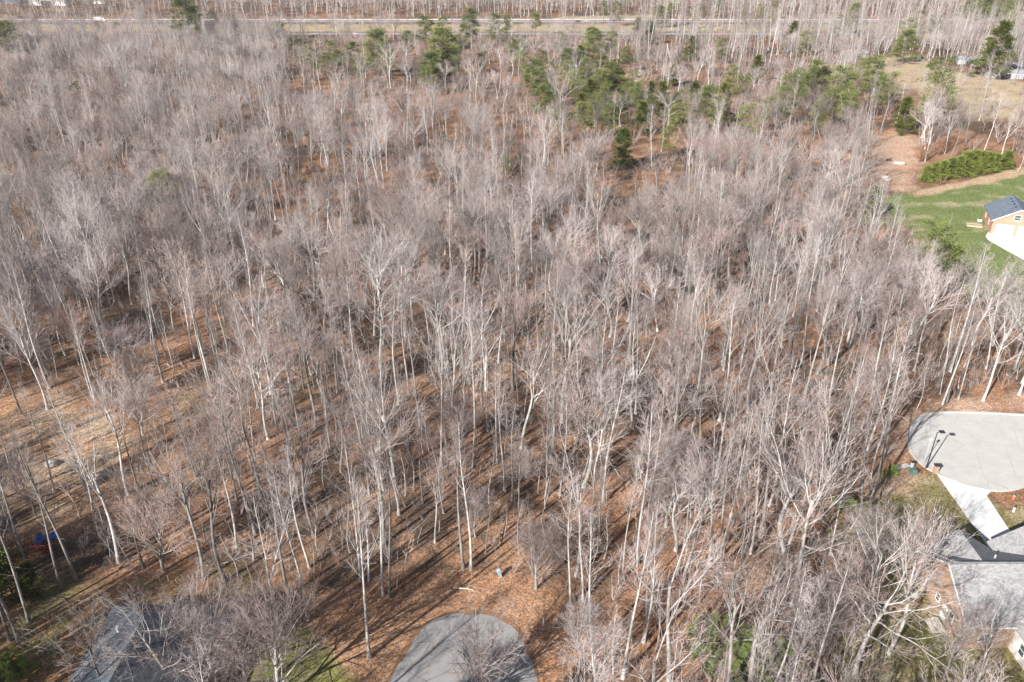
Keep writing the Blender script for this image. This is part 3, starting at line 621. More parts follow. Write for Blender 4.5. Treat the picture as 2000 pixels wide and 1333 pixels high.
mb = MB().tube([(-.1, .3, 0), (-.1, .3, 3.8)], .07, 6); mb.build('downspout', WHITE, hx)
MB().tube([(7.2, 8.6, 5.5), (7.2, 8.6, 6.9)], .12, 8).build('chimney_pipe', GREYMETAL, hx)
t = thing('garden_step', 'pale wooden steps by the brick wall of the big lower right house', 'steps', (53.0, 69.5, 0))
MB().box(-.6, -1.0, 0, .9, 1.0, .18).box(-.2, -1.0, .18, .9, 1.0, .36).box(.2, -1.0, .36, .9, 1.0, .54).build('tread', mat('pale_step', (.66, .6, .54), .8, noise=.1), t)
t = thing('air_conditioner', 'small grey air conditioner beside the brick wall of the big lower right house', 'air conditioner', (52.6, 74.5, 0))
MB().box(-.45, -.45, .08, .45, .45, .85).build('case', GREYMETAL, t, .03); MB().tube([(0, 0, .85), (0, 0, .92)], .34, 16).build('fan_grille', DARKMETAL, t)

# hip-roofed house lower left
hl = thing('house', 'dark slate hip-roofed house behind bare trees at the lower left', 'house', (-41.8, 60.9, 0))
def hip(mb, x0, x1, y0, y1, ze, zr, th=.2):
    xm = (x0 + x1) / 2; k = (x1 - x0) / 2; R0 = (xm, y0 + k * .8, zr); R1 = (xm, y1 - k * .8, zr)
    P = [(x0, y0, ze), (x1, y0, ze), (x1, y1, ze), (x0, y1, ze), R0, R1] + [(x0, y0, ze - th), (x1, y0, ze - th), (x1, y1, ze - th), (x0, y1, ze - th)]
    return mb.add(P, [(0, 1, 4), (1, 2, 5, 4), (2, 3, 5), (3, 0, 4, 5), (9, 8, 7, 6), (0, 6, 7, 1), (1, 7, 8, 2), (2, 8, 9, 3), (3, 9, 6, 0)])
rf = hip(MB(), -7.2, 6.6, -16, 8.4, 4, 8.2).build('roof', ROOF_SLATE, hl)
MB().box(-6.7, -15.5, 0, 6.1, 7.9, 3.8).build('wall', BRICK_TAN, hl)
hip(MB(), -3.0, 9.2, 2.0, 8.3, 3.9, 6.0).build('wing_roof', ROOF_SLATE, hl)
MB().box(6.2, 2.5, 0, 8.8, 7.8, 3.7).build('wing_wall', BRICK_TAN, hl)
hip(MB(), -1.0, 7.6, -17.5, -7, 3.3, 5.2).build('porch_roof', ROOF_TAN, hl)
MB().tube([(-3.4, 2.2, 5.4), (-3.4, 2.2, 6.9)], .13, 10).tube([(-3.4, 2.2, 6.9), (-3.4, 2.2, 7.1)], .2, 10).build('vent_pipe', mat('vent_white', (.75, .75, .75), .5), rf)
window(hl, 'W', -3, 1, 1.2, 1.5, -6.7); window(hl, 'W', 3, 1, 1.2, 1.5, -6.7)

# ------------------------------------------------------------------ street things at the right cul-de-sac
def at(px, py, z=0): g = G(px, py, 0); return (g[0], g[1], z)
t = thing('street_lamp', 'tall dark street lamp standing at the edge of the right cul-de-sac', 'street lamp', at(1809, 915))
MB().tube([(0, 0, 0), (0, 0, .5)], .17, 10).build('base', DARKMETAL, t)
MB().tube([(0, 0, .5), (0, 0, 7.0)], [.11, .07], 10).build('pole', DARKMETAL, t)
MB().tube([(0, 0, 6.9), (.2, .05, 7.05), (.7, .1, 7.1)], .05, 8).build('arm', DARKMETAL, t)
MB().box(.35, -.28, 7.02, 1.15, .38, 7.24).build('lamp_head', DARKMETAL, t, .05)
t = thing('sign_pole', 'slim pale pole with a small round top beside the dark street lamp', 'sign pole', at(1804, 906))
MB().tube([(0, 0, 0), (0, 0, 4.6)], .05, 8).build('pole', mat('pale_pole', (.5, .46, .46), .6), t)
MB().tube([(0, 0, 4.75), (0, .06, 4.75)], .28, 20).tube([(0, 0, 4.4), (0, 0, 4.75)], .05, 6).build('round_sign', mat('pale_disc', (.7, .72, .72), .5), t)
t = thing('mailbox_pillar', 'brown brick pillar with a black cap where the driveway meets the right cul-de-sac', 'pillar', at(1826, 924))
MB().box(-.32, -.32, 0, .32, .32, 1.5).build('brick_shaft', BRICK_TAN, t)
mb = MB(); mb.box(-.42, -.42, 1.5, .42, .42, 1.62); mb.add([(-.38, -.38, 1.62), (.38, -.38, 1.62), (.38, .38, 1.62), (-.38, .38, 1.62), (0, 0, 1.9)], [(0, 1, 4), (1, 2, 4), (2, 3, 4), (3, 0, 4)]); mb.build('cap', DARKMETAL, t)
GREENBOX = mat('utility_green', (.14, .21, .18), .5, noise=.1)
t = thing('utility_pedestal', 'slim pale green utility pedestal with dark top left of the street lamp', 'utility box', at(1780, 915))
MB().box(-.2, -.16, 0, .2, .16, 1.15).build('body', mat('pale_green', (.45, .58, .55), .5), t, .03); MB().box(-.24, -.2, 1.15, .24, .2, 1.35).build('lid', DARKMETAL, t, .03)
t = thing('transformer_box', 'squat green transformer box on the leaves left of the street lamp', 'utility box', at(1782, 925))
mb = MB().box(-.55, -.45, 0, .55, .45, .6); mb.build('body', GREENBOX, t, .02)
MB().add([(-.6, -.5, .6), (.6, -.5, .6), (.6, .5, .6), (-.6, .5, .6), (-.6, -.3, .8), (.6, -.3, .8), (.6, .5, .8), (-.6, .5, .8)], [(0, 1, 5, 4), (1, 2, 6, 5), (2, 3, 7, 6), (3, 0, 4, 7), (4, 5, 6, 7), (3, 2, 1, 0)]).build('lid', GREENBOX, t)
t = thing('concrete_slab', 'pale rectangular slab lying on leaves left of the green utility boxes', 'slab', at(1763, 912))
MB().box(-1.5, -.35, 0, 1.2, .35, .14, rz=.35).build('slab_top', DRIVE, t)
t = thing('marker_post', 'short white post with dark top on the grass beside the house shadow', 'post', at(1979, 1000))
MB().tube([(0, 0, 0), (0, 0, .9)], [.16, .13], 10).build('post_body', mat('post_white', (.72, .72, .76), .5), t); MB().tube([(0, 0, .9), (0, 0, 1.15)], [.17, .05], 10).build('cap', DARKMETAL, t)
t = thing('fire_hydrant', 'orange-red and green hydrant with dark top on the grass right of the driveway', 'hydrant', at(1979, 975))
MB().tube([(0, 0, 0), (0, 0, .12), (0, 0, .13), (0, 0, .6)], [.2, .2, .14, .14], 12).tube([(-.28, 0, .42), (.28, 0, .42)], .07, 8).build('barrel', mat('hydrant_red', (.75, .16, .09), .4), t)
MB().ico((0, 0, .62), .19, 2).build('bonnet', mat('hydrant_green', (.12, .4, .3), .4), t); MB().tube([(0, 0, .78), (0, 0, .9)], .07, 6).build('nut', DARKMETAL, t)

# ------------------------------------------------------------------ things at the lower cul-de-sac
t = thing('fallen_log', 'short pale log lying on the leaves above the lower cul-de-sac', 'log', at(906, 1152))
MB().tube([(-1.4, .25, .12), (-.5, .1, .16), (.5, .02, .14), (1.3, -.15, .1)], [.09, .12, .11, .06], 8).build('log_stem', mat('bleached_wood', (.62, .56, .5), .8, noise=.2, scale=5), t)
MB().tube([(.2, .05, .16), (.8, .3, .3)], [.05, .02], 6).build('stub', mat('bleached_wood'), t)
t = thing('marker_post', 'thin white marker post right of the lower cul-de-sac', 'post', at(1061, 1221))
MB().box(-.09, -.05, 0, .09, .05, 1.25).build('post_body', WHITE, t, .02); MB().box(-.1, -.056, .95, .1, -.05, 1.15).build('reflector', mat('reflector_blue', (.35, .5, .6), .3), t)
t = thing('utility_pedestal', 'leaning grey-blue utility pedestal on the leaves above the lower cul-de-sac', 'utility box', at(978, 1127)); t.rotation_euler = (0, -.25, .3)
MB().box(-.22, -.22, 0, .22, .22, 1.2).build('body', mat('grey_blue', (.33, .42, .46), .5, noise=.15), t, .03); MB().box(-.27, -.27, 1.2, .27, .27, 1.34).build('lid', mat('grey_blue'), t, .02)
t = thing('marker_flag', 'small red flag stake in the shade left of the lower cul-de-sac', 'flag', at(684, 1210))
MB().tube([(0, 0, 0), (0, 0, 1.0)], .02, 6).build('stake', WOODPALE, t); MB().box(.02, -.006, .6, .3, .006, 1.0).build('flag', mat('flag_red', (.7, .08, .06), .6), t)
# stake fence at the lower left
for i, (x, y) in enumerate([(291, 1120), (311, 1127), (330, 1136), (347, 1144)]):
    t = thing('wooden_stake', ['leftmost', 'second from left', 'second from right', 'rightmost'][i] + ' of four wooden stakes on the leaf edge above the slate roof', 'stake', at(x, y), i, 'wooden stakes in a row')
    MB().tube([(0, 0, 0), (.03, .02, 1.15)], [.07, .06], 7).build('stem', WOODPALE, t); MB().tube([(.03, .02, 1.15), (.035, .02, 1.22)], [.06, .02], 7).build('tip', WOODPALE, t)
# garden chairs round a fire pit
def adirondack(px, py, rz, colname, col, lab):
    m = mat(colname, col, .45); t = thing('garden_chair', lab, 'chair', at(px, py), rz, 'garden chairs round the fire pit')
    mb = MB()
    for k in range(6): mb.box(-.3, -.35 + k * .12, .36 - k * .025, .3, -.25 + k * .12, .39 - k * .025)
    mb.build('seat', m, t); mb = MB()
    for k in range(5):
        M = Matrix.Translation((-.24 + k * .12, .48, .62)) @ Matrix.Rotation(-.4, 4, 'X'); mb.obox(M, .1, .025, .8 + .08 * (2 - abs(k - 2)))
    mb.build('backrest', m, t)
    for s in (-1, 1):
        MB().box(s * .38 - .07, -.45, .55, s * .38 + .07, .42, .58).build('armrest', m, t)
        MB().box(s * .34 - .03, -.42, 0, s * .34 + .03, -.32, .55).build('leg', m, t)
        MB().box(s * .34 - .03, .28, 0, s * .34 + .03, .38, .55).build('leg', m, t)
    t.scale = (1.25, 1.25, 1.25)
adirondack(80, 1060, R(30), 'chair_blue', (.015, .14, .5), 'blue garden chair at the left of the fire pit')
adirondack(103, 1053, R(-35), 'chair_blue', (.015, .14, .5), 'blue garden chair farthest right at the fire pit')
adirondack(79, 1074, R(130), 'chair_red', (.45, .02, .02), 'dark red garden chair at the left of the fire pit')
adirondack(97, 1076, R(200), 'chair_red', (.45, .02, .02), 'dark red garden chair nearest the lower edge at the fire pit')
t = thing('fire_pit', 'dark stone fire pit ring between the blue and red garden chairs', 'fire pit', at(90, 1066))
mb = MB()
for k in range(14):
    a = k * 2 * math.pi / 14; mb.ico((math.cos(a) * .75, math.sin(a) * .75, .18), .2, 1, .9, .15)
mb.build('stone_ring', mat('pit_stone', (.12, .115, .11), .9, noise=.3), t); MB().tube([(0, 0, 0), (0, 0, .1)], .6, 16).build('ash', mat('ash', (.05, .05, .05), .95), t)
t = thing('log_pile', 'dark stacked firewood at the foot of the thick tree at lower left', 'log pile', at(214, 1098), .2)
mb = MB()
for r_ in range(3):
    for k in range(6 - r_): mb.tube([(-.75, -.7 + k * .28 + r_ * .14, .14 + r_ * .24), (.75, -.7 + k * .28 + r_ * .14, .14 + r_ * .24)], .13, 8)
mb.build('logs', mat('dark_log', (.09, .075, .065), .9, noise=.4, scale=4), t)
t = thing('tarp', 'grey-blue tarp folded over the firewood beside the thick tree', 'tarp', at(220, 1093)); m_ = MB()
n = 9; m_.add([((i / 8 - .5) * 1.6, (j / 8 - .5) * 1.3, .75 + .12 * math.sin(i * 1.3) * math.cos(j * 1.7) - .5 * max(abs(i / 8 - .5), abs(j / 8 - .5)) ** 2 * 4) for j in range(n) for i in range(n)],
       [(j * n + i, j * n + i + 1, (j + 1) * n + i + 1, (j + 1) * n + i) for j in range(n - 1) for i in range(n - 1)])
o = m_.build('sheet', mat('tarp_blue', (.12, .16, .2), .5), t); s_ = o.modifiers.new('thick', 'SOLIDIFY'); s_.thickness = .02
# mounds on the sandy clearing, left
def boulder(name, lab, cat, px, py, r, m, sq=.6, n=3, grp=None):
    t = thing(name, lab, cat, at(px, py), random.random() * 6, grp); mb = MB()
    for k in range(n): mb.ico((random.uniform(-r, r) * .6, random.uniform(-r, r) * .6, r * .25), r * random.uniform(.4, .75), 2, sq, .08)
    mb.build('stone' if cat == 'rock' else 'heap', m, t); return t
STONE = mat('pale_stone', (.45, .42, .38), .9, noise=.2, scale=2, bump=.4)
boulder('rock_pile', 'pale whitish rock pile on the orange clearing at the left', 'rock', 104, 912, 1.5, STONE)
boulder('rock_pile', 'grey stone heap at the right end of the orange clearing', 'rock', 198, 935, 1.4, mat('grey_stone', (.40, .33, .27), .9, noise=.25, scale=2, bump=.4))
boulder('rock_pile', 'pale stones on the dirt path above the lawn', 'rock', 1728, 352, 2.0, STONE, n=4)
boulder('rock_pile', 'white stones at the upper edge of the dirt path clearing', 'rock', 1757, 322, 1.7, STONE, n=4)
boulder('brush_pile', 'dark brush heap on the bare dirt clearing', 'brush pile', 1735, 314, 1.4, mat('dark_heap', (.06, .045, .05), .95, noise=.4))
t = thing('metal_drum', 'small white drum on the dry field below the big white tree', 'drum', at(1795, 116))
MB().tube([(0, 0, 0), (0, 0, 2.4)], 1.0, 14).build('drum_body', WHITE, t); MB().tube([(0, 0, 2.4), (0, 0, 2.5)], 1.05, 14).build('lid', GREYMETAL, t)
# sheds and scrap beyond the field
def shed(px, py, wd, dp, h, rz, wm, rm, lab):
    t = thing('shed', lab, 'shed', at(px, py), rz)
    gable_wall_mesh(MB(), -wd / 2, wd / 2, -dp / 2, dp / 2, h, h * 1.35, 'x').build('wall', wm, t)
    gable_roof_mesh(MB(), -wd / 2 - .4, wd / 2 + .4, -dp / 2 - .5, dp / 2 + .5, h + .05, h * 1.42, 'x').build('roof', rm, t)
    MB().box(-wd * .15, -dp / 2 - .06, .05, wd * .12, -dp / 2 + .05, h * .75).build('door', DARKMETAL, t); return t
TIN = mat('tin_roof', (.33, .34, .37), .5, noise=.15, scale=.4); GREYWALL = mat('grey_wall', (.42, .42, .44), .8, noise=.2, scale=.6)
shed(1670, 118, 13, 7, 4.5, .3, GREYWALL, mat('weathered_roof', (.42, .4, .4), .8, noise=.2, scale=.5), 'small weathered grey shed among young trees left of the dry field')
shed(1890, 125, 13, 7, 3.2, -.25, GREYWALL, TIN, 'low grey tin-roofed shed behind a bare tree at the top of the field')
shed(1960, 152, 18, 8, 3.6, -.2, GREYWALL, TIN, 'long low tin-roofed shed at the right end of the dry field')
shed(1500 + 480, 140, 9, 6, 3.5, .1, mat('dark_wall', (.08, .09, .14), .7), TIN, 'small dark-walled shed beside the long tin-roofed shed')
shed(100, 10, 40, 16, 6, 0, WHITE, TIN, 'long white building beyond the highway at the top left')
shed(10, 6, 40, 20, 8, .1, mat('blue_wall', (.2, .3, .5), .7), mat('blue_roof', (.2, .32, .55), .6), 'blue-roofed building in the top left corner beyond the highway')
t = thing('shipping_container', 'small white trailer parked among bare trees beyond the highway', 'trailer', at(195, 10), .1)
MB().box(-6, -1.5, 1, 6, 1.5, 4).build('body', WHITE, t, .1)
for k in (-4, 4): MB().tube([(k, -1.6, .55), (k, 1.6, .55)], .55, 12).build('wheel', DARKMETAL, t)

# ------------------------------------------------------------------ vehicles on the highway
def car(px, lane_y, m, lab, kind='car'):
    g = G(px, 41); X = (px - 1000) / FPX * (lane_y * math.cos(PITCH) + CAM_H * math.sin(PITCH))
    t = thing('truck' if kind == 'truck' else 'car', lab, kind, (X, lane_y, .06), 0, None)
    tyre = mat('tyre', (.02, .02, .02), .9)
    if kind == 'truck':
        MB().box(-5.5, -1.25, 1.1, 2.6, 1.25, 4.0).build('cargo_box', m, t, .08)
        MB().prism([(2.8, -1.15), (5.2, -1.15), (5.2, 1.15), (2.8, 1.15)], .7, 2.0).prism([(2.8, -1.1), (4.4, -1.1), (4.4, 1.1), (2.8, 1.1)], 2.0, 3.1).build('cab', m, t, .1)
        MB().box(4.38, -1.0, 2.1, 4.45, 1.0, 2.9).build('windscreen', GLASS, t); xs = (-4.2, -3.0, 4.0)
    else:
        MB().prism([(-2.3, -.9), (2.3, -.9), (2.3, .9), (-2.3, .9)], .35, .95).build('body', m, t, .12)
        V = [(-1.9, -.8, .95), (1.3, -.8, .95), (1.3, .8, .95), (-1.9, .8, .95), (-1.4, -.68, 1.5), (.5, -.68, 1.5), (.5, .68, 1.5), (-1.4, .68, 1.5)]
        MB().add(V, [(3, 2, 1, 0), (4, 5, 6, 7), (0, 1, 5, 4), (1, 2, 6, 5), (2, 3, 7, 6), (3, 0, 4, 7)]).build('cabin', GLASS, t)
        MB().box(-1.35, -.66, 1.48, .45, .66, 1.54).build('car_roof', m, t, .02); xs = (-1.45, 1.45)
    for x in xs:
        for s in (-1, 1): MB().tube([(x, s * .78, .34), (x, s * .95, .34)], .34 if kind == 'car' else .5, 12).build('wheel', tyre, t)
CW = mat('car_white', (.8, .8, .8), .3, spec=.6); CG = mat('car_silver', (.5, .52, .55), .3, metal=.4); CD = mat('car_dark', (.05, .06, .09), .3, spec=.6)
car(196, 752, CW, 'white box truck on the far carriageway of the highway at upper left', 'truck')
car(593, 752, CW, 'white car on the far carriageway of the highway left of the pines'); car(694, 662, CW, 'white car on the near carriageway of the highway above the domed pine')
car(1038, 761, CW, 'white car on the far carriageway just right of the pines at top centre'); car(1147, 752, CW, 'white car on the far carriageway beside the grassy bank'); car(1128, 750, CD, 'dark car on the far carriageway beside the grassy bank')
car(1187, 662, CG, 'silver car on the near carriageway below the grassy bank')

# ------------------------------------------------------------------ evergreens
def evergreen(seed, shape):
    """height 1 unit = real metres at scale 1"""
    rg = np.random.default_rng(seed)
    P = {'pine': dict(h=15, base=.38, r=3.1, n=40, per=95, cs=.95), 'broad': dict(h=14, base=.16, r=4.4, n=70, per=90, cs=1.05),
         'cone': dict(h=9, base=.06, r=2.0, n=60, per=62, cs=.6), 'sparse': dict(h=14, base=.3, r=2.6, n=34, per=60, cs=.9), 'cypress': dict(h=6.5, base=.02, r=1.9, n=95, per=85, cs=.5)}[shape]
    h, nC = P['h'], P['n']; tr = trunk_line(rg, h * .97, .012 * h, K=10, wob=.15, top=.1); tp = [tubes(*tr, 6)]
    u = P['base'] + (1 - P['base']) * (np.arange(nC) + rg.random(nC)) / nC; uu = (u - P['base']) / (1 - P['base'])
    if shape in ('cone',): prof = 1.25 * (1 - uu) ** .7 + .05
    elif shape == 'cypress': prof = np.clip(1.1 - uu, .12, 1) ** .6 * np.clip(uu * 6 + .55, 0, 1)
    elif shape == 'broad': prof = np.sqrt(np.clip(1 - (uu * 1.02 - .12) ** 2, .03, 1)) * (1 - .35 * uu)
    else: prof = np.sqrt(np.clip(1 - ((uu - .38) / .68) ** 2, .05, 1))
    a = rg.random(nC) * 6.28; rad = P['r'] * prof * (.45 + .6 * rg.random(nC)) * (1 + .18 * np.sin(a * 2 + seed))
    cx = np.stack([np.cos(a) * rad, np.sin(a) * rad, u * h], 1)
    # limbs to clumps
    st = np.zeros((nC, 4, 3)); tz = np.clip(cx[:, 2] - rad * .35, .5, h * .96)
    for k in range(4): f = k / 3; st[:, k] = np.stack([cx[:, 0] * f, cx[:, 1] * f, tz + (cx[:, 2] - tz) * f ** 1.4], 1)
    tp.append(tubes(st, np.linspace(.07, .02, 4)[None].repeat(nC, 0), 3))
    per = P['per']; c = np.repeat(cx, per, 0); off = rg.normal(size=(nC * per, 3)) * np.array([1, 1, .5]) * P['cs'] * np.repeat(.6 + .7 * rg.random(nC), per)[:, None] * (.55 if shape != 'cypress' else .7)
    c = c + off; out = norm(norm(off) + norm(c * np.array([1, 1, 0]) + 1e-6) * .7 + np.array([0, 0, .55]) + rg.normal(size=c.shape) * .35)
    L_ = (.34 if shape != 'cypress' else .28) * (.7 + .6 * rg.random(len(c)))[:, None]; side = norm(np.cross(out, rg.normal(size=c.shape))); wd = .075
    b0 = c - side * wd; b1 = c + side * wd; tip = c + out * L_; side2 = norm(np.cross(out, side)); b2 = c - side2 * wd; b3 = c + side2 * wd
    V_ = np.stack([b0, b1, tip, b2, b3], 1).reshape(-1, 3); i = np.arange(len(c))[:, None] * 5
    F_ = np.concatenate([np.concatenate([i, i + 1, i + 2], 1), np.concatenate([i + 3, i + 4, i + 2], 1)]); return tp, [(V_, F_)]
EV = {}
for shape, m_, cnt in (('pine', NEEDLE, 3), ('broad', NEEDLE, 3), ('cone', CEDAR, 3), ('sparse', NEEDLE, 2), ('cypress', CYPRESS, 3)):
    EV[shape] = []
    for k in range(cnt):
        tp, cp = evergreen(40 + k * 7 + len(shape), shape); EV[shape].append((mesh_of('trunk', tp, DARKBARK), mesh_of('crown', cp, m_, False)))
EVH = {'pine': 15, 'broad': 14, 'cone': 9, 'sparse': 14, 'cypress': 6.5}
def put_tree(name, meshes, x, y, s, sx, rz, lab, cat, grp, tilt=0):
    t = thing(name, lab, cat, (x, y, -.05), rz, grp); t.scale = (s * sx, s * sx, s)
    if tilt: t.rotation_euler = (tilt * random.uniform(-1, 1), tilt * random.uniform(-1, 1), rz)
    link('trunk', meshes[0], t); link('crown', meshes[1], t); return t
occupied = [(*G(*p), 2.5) for p in ((978, 1127), (906, 1152), (1061, 1221), (90, 1066), (1728, 352), (1757, 322), (1780, 915), (1763, 912))]
def ever(px, py, h, shape, lab, wide=1.0, name=None):
    h = h * 1.25; wide = wide * {'cone': 1.2, 'sparse': 1.3, 'pine': 1.25, 'broad': 1.25}.get(shape, 1); g = G(px, py, h * .62); v = EV[shape]; s = h / EVH[shape]
    nm = name or {'cone': 'cedar_tree', 'cypress': 'cypress_tree'}.get(shape, 'pine_tree')
    put_tree(nm, v[random.randrange(len(v))], g[0], g[1], s, wide, random.random() * 6, lab, 'tree', 'evergreen trees')
    occupied.append((g[0], g[1], 2.5 * s * wide))
EL = [(12, 75, 20, 'broad'), (365, 32, 26, 'broad'), (388, 50, 15, 'pine'), (416, 38, 14, 'pine'), (456, 45, 13, 'cone'), (94, 110, 11, 'sparse'), (437, 92, 12, 'sparse'), (462, 82, 10, 'sparse'),
 (506, 110, 9, 'pine'), (532, 118, 9, 'pine'), (610, 116, 14, 'sparse'), (645, 104, 15, 'sparse'), (660, 118, 11, 'pine'), (688, 102, 12, 'broad'), (738, 93, 20, 'broad'), (797, 82, 14, 'pine'), (830, 60, 19, 'pine'),
 (866, 56, 17, 'sparse'), (920, 48, 21, 'pine'), (862, 95, 22, 'broad'), (893, 92, 15, 'sparse'), (842, 128, 14, 'broad'), (852, 152, 10, 'cone'), (957, 78, 13, 'sparse'), (966, 46, 15, 'pine'), (990, 46, 14, 'pine'),
 (946, 118, 11, 'sparse'), (1004, 98, 14, 'pine'), (1046, 42, 14, 'pine'), (1023, 92, 13, 'sparse'), (1040, 146, 16, 'pine'), (1095, 84, 14, 'sparse'), (1108, 118, 13, 'broad'), (1133, 108, 11, 'cone'), (1158, 84, 18, 'broad'),
 (1194, 86, 16, 'sparse'), (1224, 110, 12, 'pine'), (1068, 192, 18, 'broad'), (1098, 180, 13, 'sparse'), (1120, 160, 12, 'sparse'), (1148, 140, 14, 'sparse'), (1152, 178, 11, 'cone'), (1190, 155, 16, 'broad'), (1207, 162, 12, 'broad'),
 (1236, 165, 13, 'sparse'), (1160, 208, 12, 'sparse'), (1136, 205, 10, 'cone'), (1213, 212, 9, 'cone'), (1245, 188, 12, 'pine'), (1270, 180, 10, 'cone'), (1294, 186, 12, 'cone'), (1318, 205, 11, 'cone'), (1356, 184, 11, 'cone'),
 (1384, 200, 14, 'broad'), (1413, 190, 12, 'cone'), (1314, 142, 9, 'cone'), (1218, 282, 11.5, 'cone'), (1306, 270, 10, 'sparse'), (1245, 54, 14, 'cone'), (1268, 60, 13, 'cone'), (1288, 28, 14, 'broad'), (1310, 24, 15, 'pine'), (1206, 22, 16, 'sparse'),
 (1365, 26, 16, 'sparse'), (1180, 18, 14, 'sparse'), (1408, 10, 14, 'pine'), (1452, 26, 13, 'sparse'), (1485, 30, 14, 'sparse'), (1450, 172, 12, 'sparse'), (1462, 238, 14, 'sparse'), (1545, 182, 18, 'sparse'), (1530, 200, 14, 'sparse'),
 (1590, 152, 17, 'pine'), (1608, 160, 13, 'broad'), (1640, 176, 20, 'pine'), (1682, 142, 15, 'sparse'), (1705, 150, 19, 'pine'), (1722, 180, 14, 'sparse'), (1742, 170, 14, 'sparse'), (1832, 162, 22, 'sparse'), (1834, 190, 19, 'sparse'), (1770, 218, 12, 'cone'),
 (1552, 62, 14, 'cone'), (1505, 18, 18, 'sparse'), (1640, 50, 16, 'sparse'), (1668, 30, 18, 'broad'), (1775, 60, 17, 'sparse'), (1795, 40, 15, 'pine'), (1772, 84, 16, 'broad'), (1820, 55, 18, 'sparse'), (1952, 86, 24, 'cone'), (1925, 22, 22, 'broad'), (1960, 18, 22, 'broad'),
 (1990, 26, 22, 'broad'), (1975, 52, 18, 'pine'), (1900, 8, 18, 'broad'), (1515, 45, 14, 'pine'), (1945, 10, 20, 'broad'), (320, 378, 14, 'sparse'), (340, 400, 10, 'sparse'), (1708, 388, 8, 'cone'), (1835, 500, 15, 'sparse'), (1812, 470, 11, 'sparse'), (1850, 520, 11, 'sparse'), (986, 322, 7, 'sparse'), (870, 285, 8, 'sparse'), (8, 1115, 7, 'cone')]
EL += [(1018, 120, 12, 'sparse'), (1055, 165, 15, 'pine'), (1080, 150, 14, 'sparse'), (1078, 215, 14, 'sparse'), (1110, 205, 13, 'broad'), (1128, 185, 13, 'pine'), (1170, 165, 14, 'pine'), (1180, 195, 12, 'sparse'), (1225, 185, 12, 'sparse'), (1110, 140, 12, 'sparse'), (1060, 118, 12, 'sparse'), (1268, 205, 10, 'sparse'), (1340, 200, 11, 'sparse'), (1560, 165, 15, 'sparse'), (1625, 200, 14, 'sparse'), (985, 70, 12, 'sparse'), (905, 70, 14, 'pine'), (875, 120, 13, 'broad'), (835, 150, 12, 'sparse'), (640, 125, 12, 'sparse'), (590, 105, 12, 'sparse')]
EL = [e for e in EL if e[:2] not in ((1068, 192), (1140, 232), (1098, 180), (1078, 215), (1110, 205))]
EL += [(1068, 192, 13, 'broad'), (700, 130, 12, 'sparse'), (760, 120, 12, 'pine'), (545, 60, 13, 'pine'), (575, 90, 12, 'sparse'), (1140, 232, 13, 'pine'), (1190, 232, 12, 'sparse'), (1090, 235, 12, 'sparse'), (1255, 225, 11, 'cone'), (1330, 228, 12, 'sparse'), (1395, 225, 12, 'sparse'), (1505, 215, 12, 'sparse'), (1655, 215, 14, 'pine'), (1600, 225, 12, 'sparse'), (1430, 150, 13, 'sparse'), (1480, 130, 12, 'cone'), (1410, 95, 13, 'sparse'), (1350, 90, 12, 'cone'), (1575, 85, 16, 'sparse'), (230, 60, 12, 'sparse'), (150, 180, 10, 'sparse'), (260, 150, 9, 'sparse')]
def ordword(i): return ['first', 'second', 'third', 'fourth', 'fifth', 'sixth', 'seventh', 'eighth', 'ninth', 'tenth', 'eleventh', 'twelfth', 'thirteenth', 'fourteenth', 'fifteenth', 'sixteenth', 'seventeenth', 'eighteenth', 'nineteenth', 'twentieth', 'twenty-first', 'twenty-second', 'twenty-third', 'twenty-fourth', 'twenty-fifth', 'twenty-sixth', 'twenty-seventh', 'twenty-eighth', 'twenty-ninth', 'thirtieth'][i] if i < 30 else None
SHN = {'pine': 'round-topped pine', 'broad': 'broad dense pine', 'cone': 'pointed olive cedar', 'sparse': 'loose pale pine'}
def zone_phrase(px, py):
    if py > 1000: return 'in the lower left corner'
    if py > 440: return 'at the lawn edge left of the red brick house'
    if px > 1690 and py > 380: return 'at the left tip of the lawn'
    if 300 <= px <= 345 and py > 300: return 'alone among bare trees on the left'
    if py > 260: return 'alone amid the bare trees below the pine belt'
    col = ['at the far left', 'left of centre', 'at centre', 'right of centre', 'near the dry field'][min(4, int(px // 400))]
    row = 'by the highway' if py < 62 else ('just below the highway' if py < 105 else ('in the pine belt' if py < 165 else 'below the pine belt'))
    return row + ' ' + col
ecell = {}
for e in EL: ecell.setdefault((SHN[e[3]], zone_phrase(e[0], e[1])), []).append(e)
for (shn, zp), es in ecell.items():
    es.sort(key=lambda e: e[0])
    for i, e in enumerate(es):
        lab = shn + ' ' + zp if len(es) == 1 else (['leftmost', 'rightmost'][i] if len(es) == 2 else ('leftmost' if i == 0 else 'rightmost' if i == len(es) - 1 else ordword(i) + ' from left')) + ' ' + shn + ' ' + zp
        ever(e[0], e[1], e[2], e[3], lab, 1.15 if e[3] == 'broad' else 1.0)
# the row of cypresses above the lawn
cy = [(1806, 356), (1822, 354), (1838, 351), (1853, 348), (1868, 346), (1882, 343), (1896, 341), (1910, 339), (1925, 337), (1941, 335), (1962, 331)]
for i, (x, y) in enumerate(cy):
    g = G(x, y); s = [.85, .95, 1.0, 1.05, 1.1, 1.25, 1.3, 1.2, 1.1, .95, 1.0][i]
    lab = ('leftmost' if i == 0 else 'rightmost' if i == 10 else ordword(i) + ' from the left') + ' bright green cypress in the row above the lawn'
    put_tree('cypress_tree', EV['cypress'][i % 3], g[0], g[1], s, 1.15, i * 1.3, lab, 'tree', 'cypress row above the lawn'); occupied.append((g[0], g[1], 4))

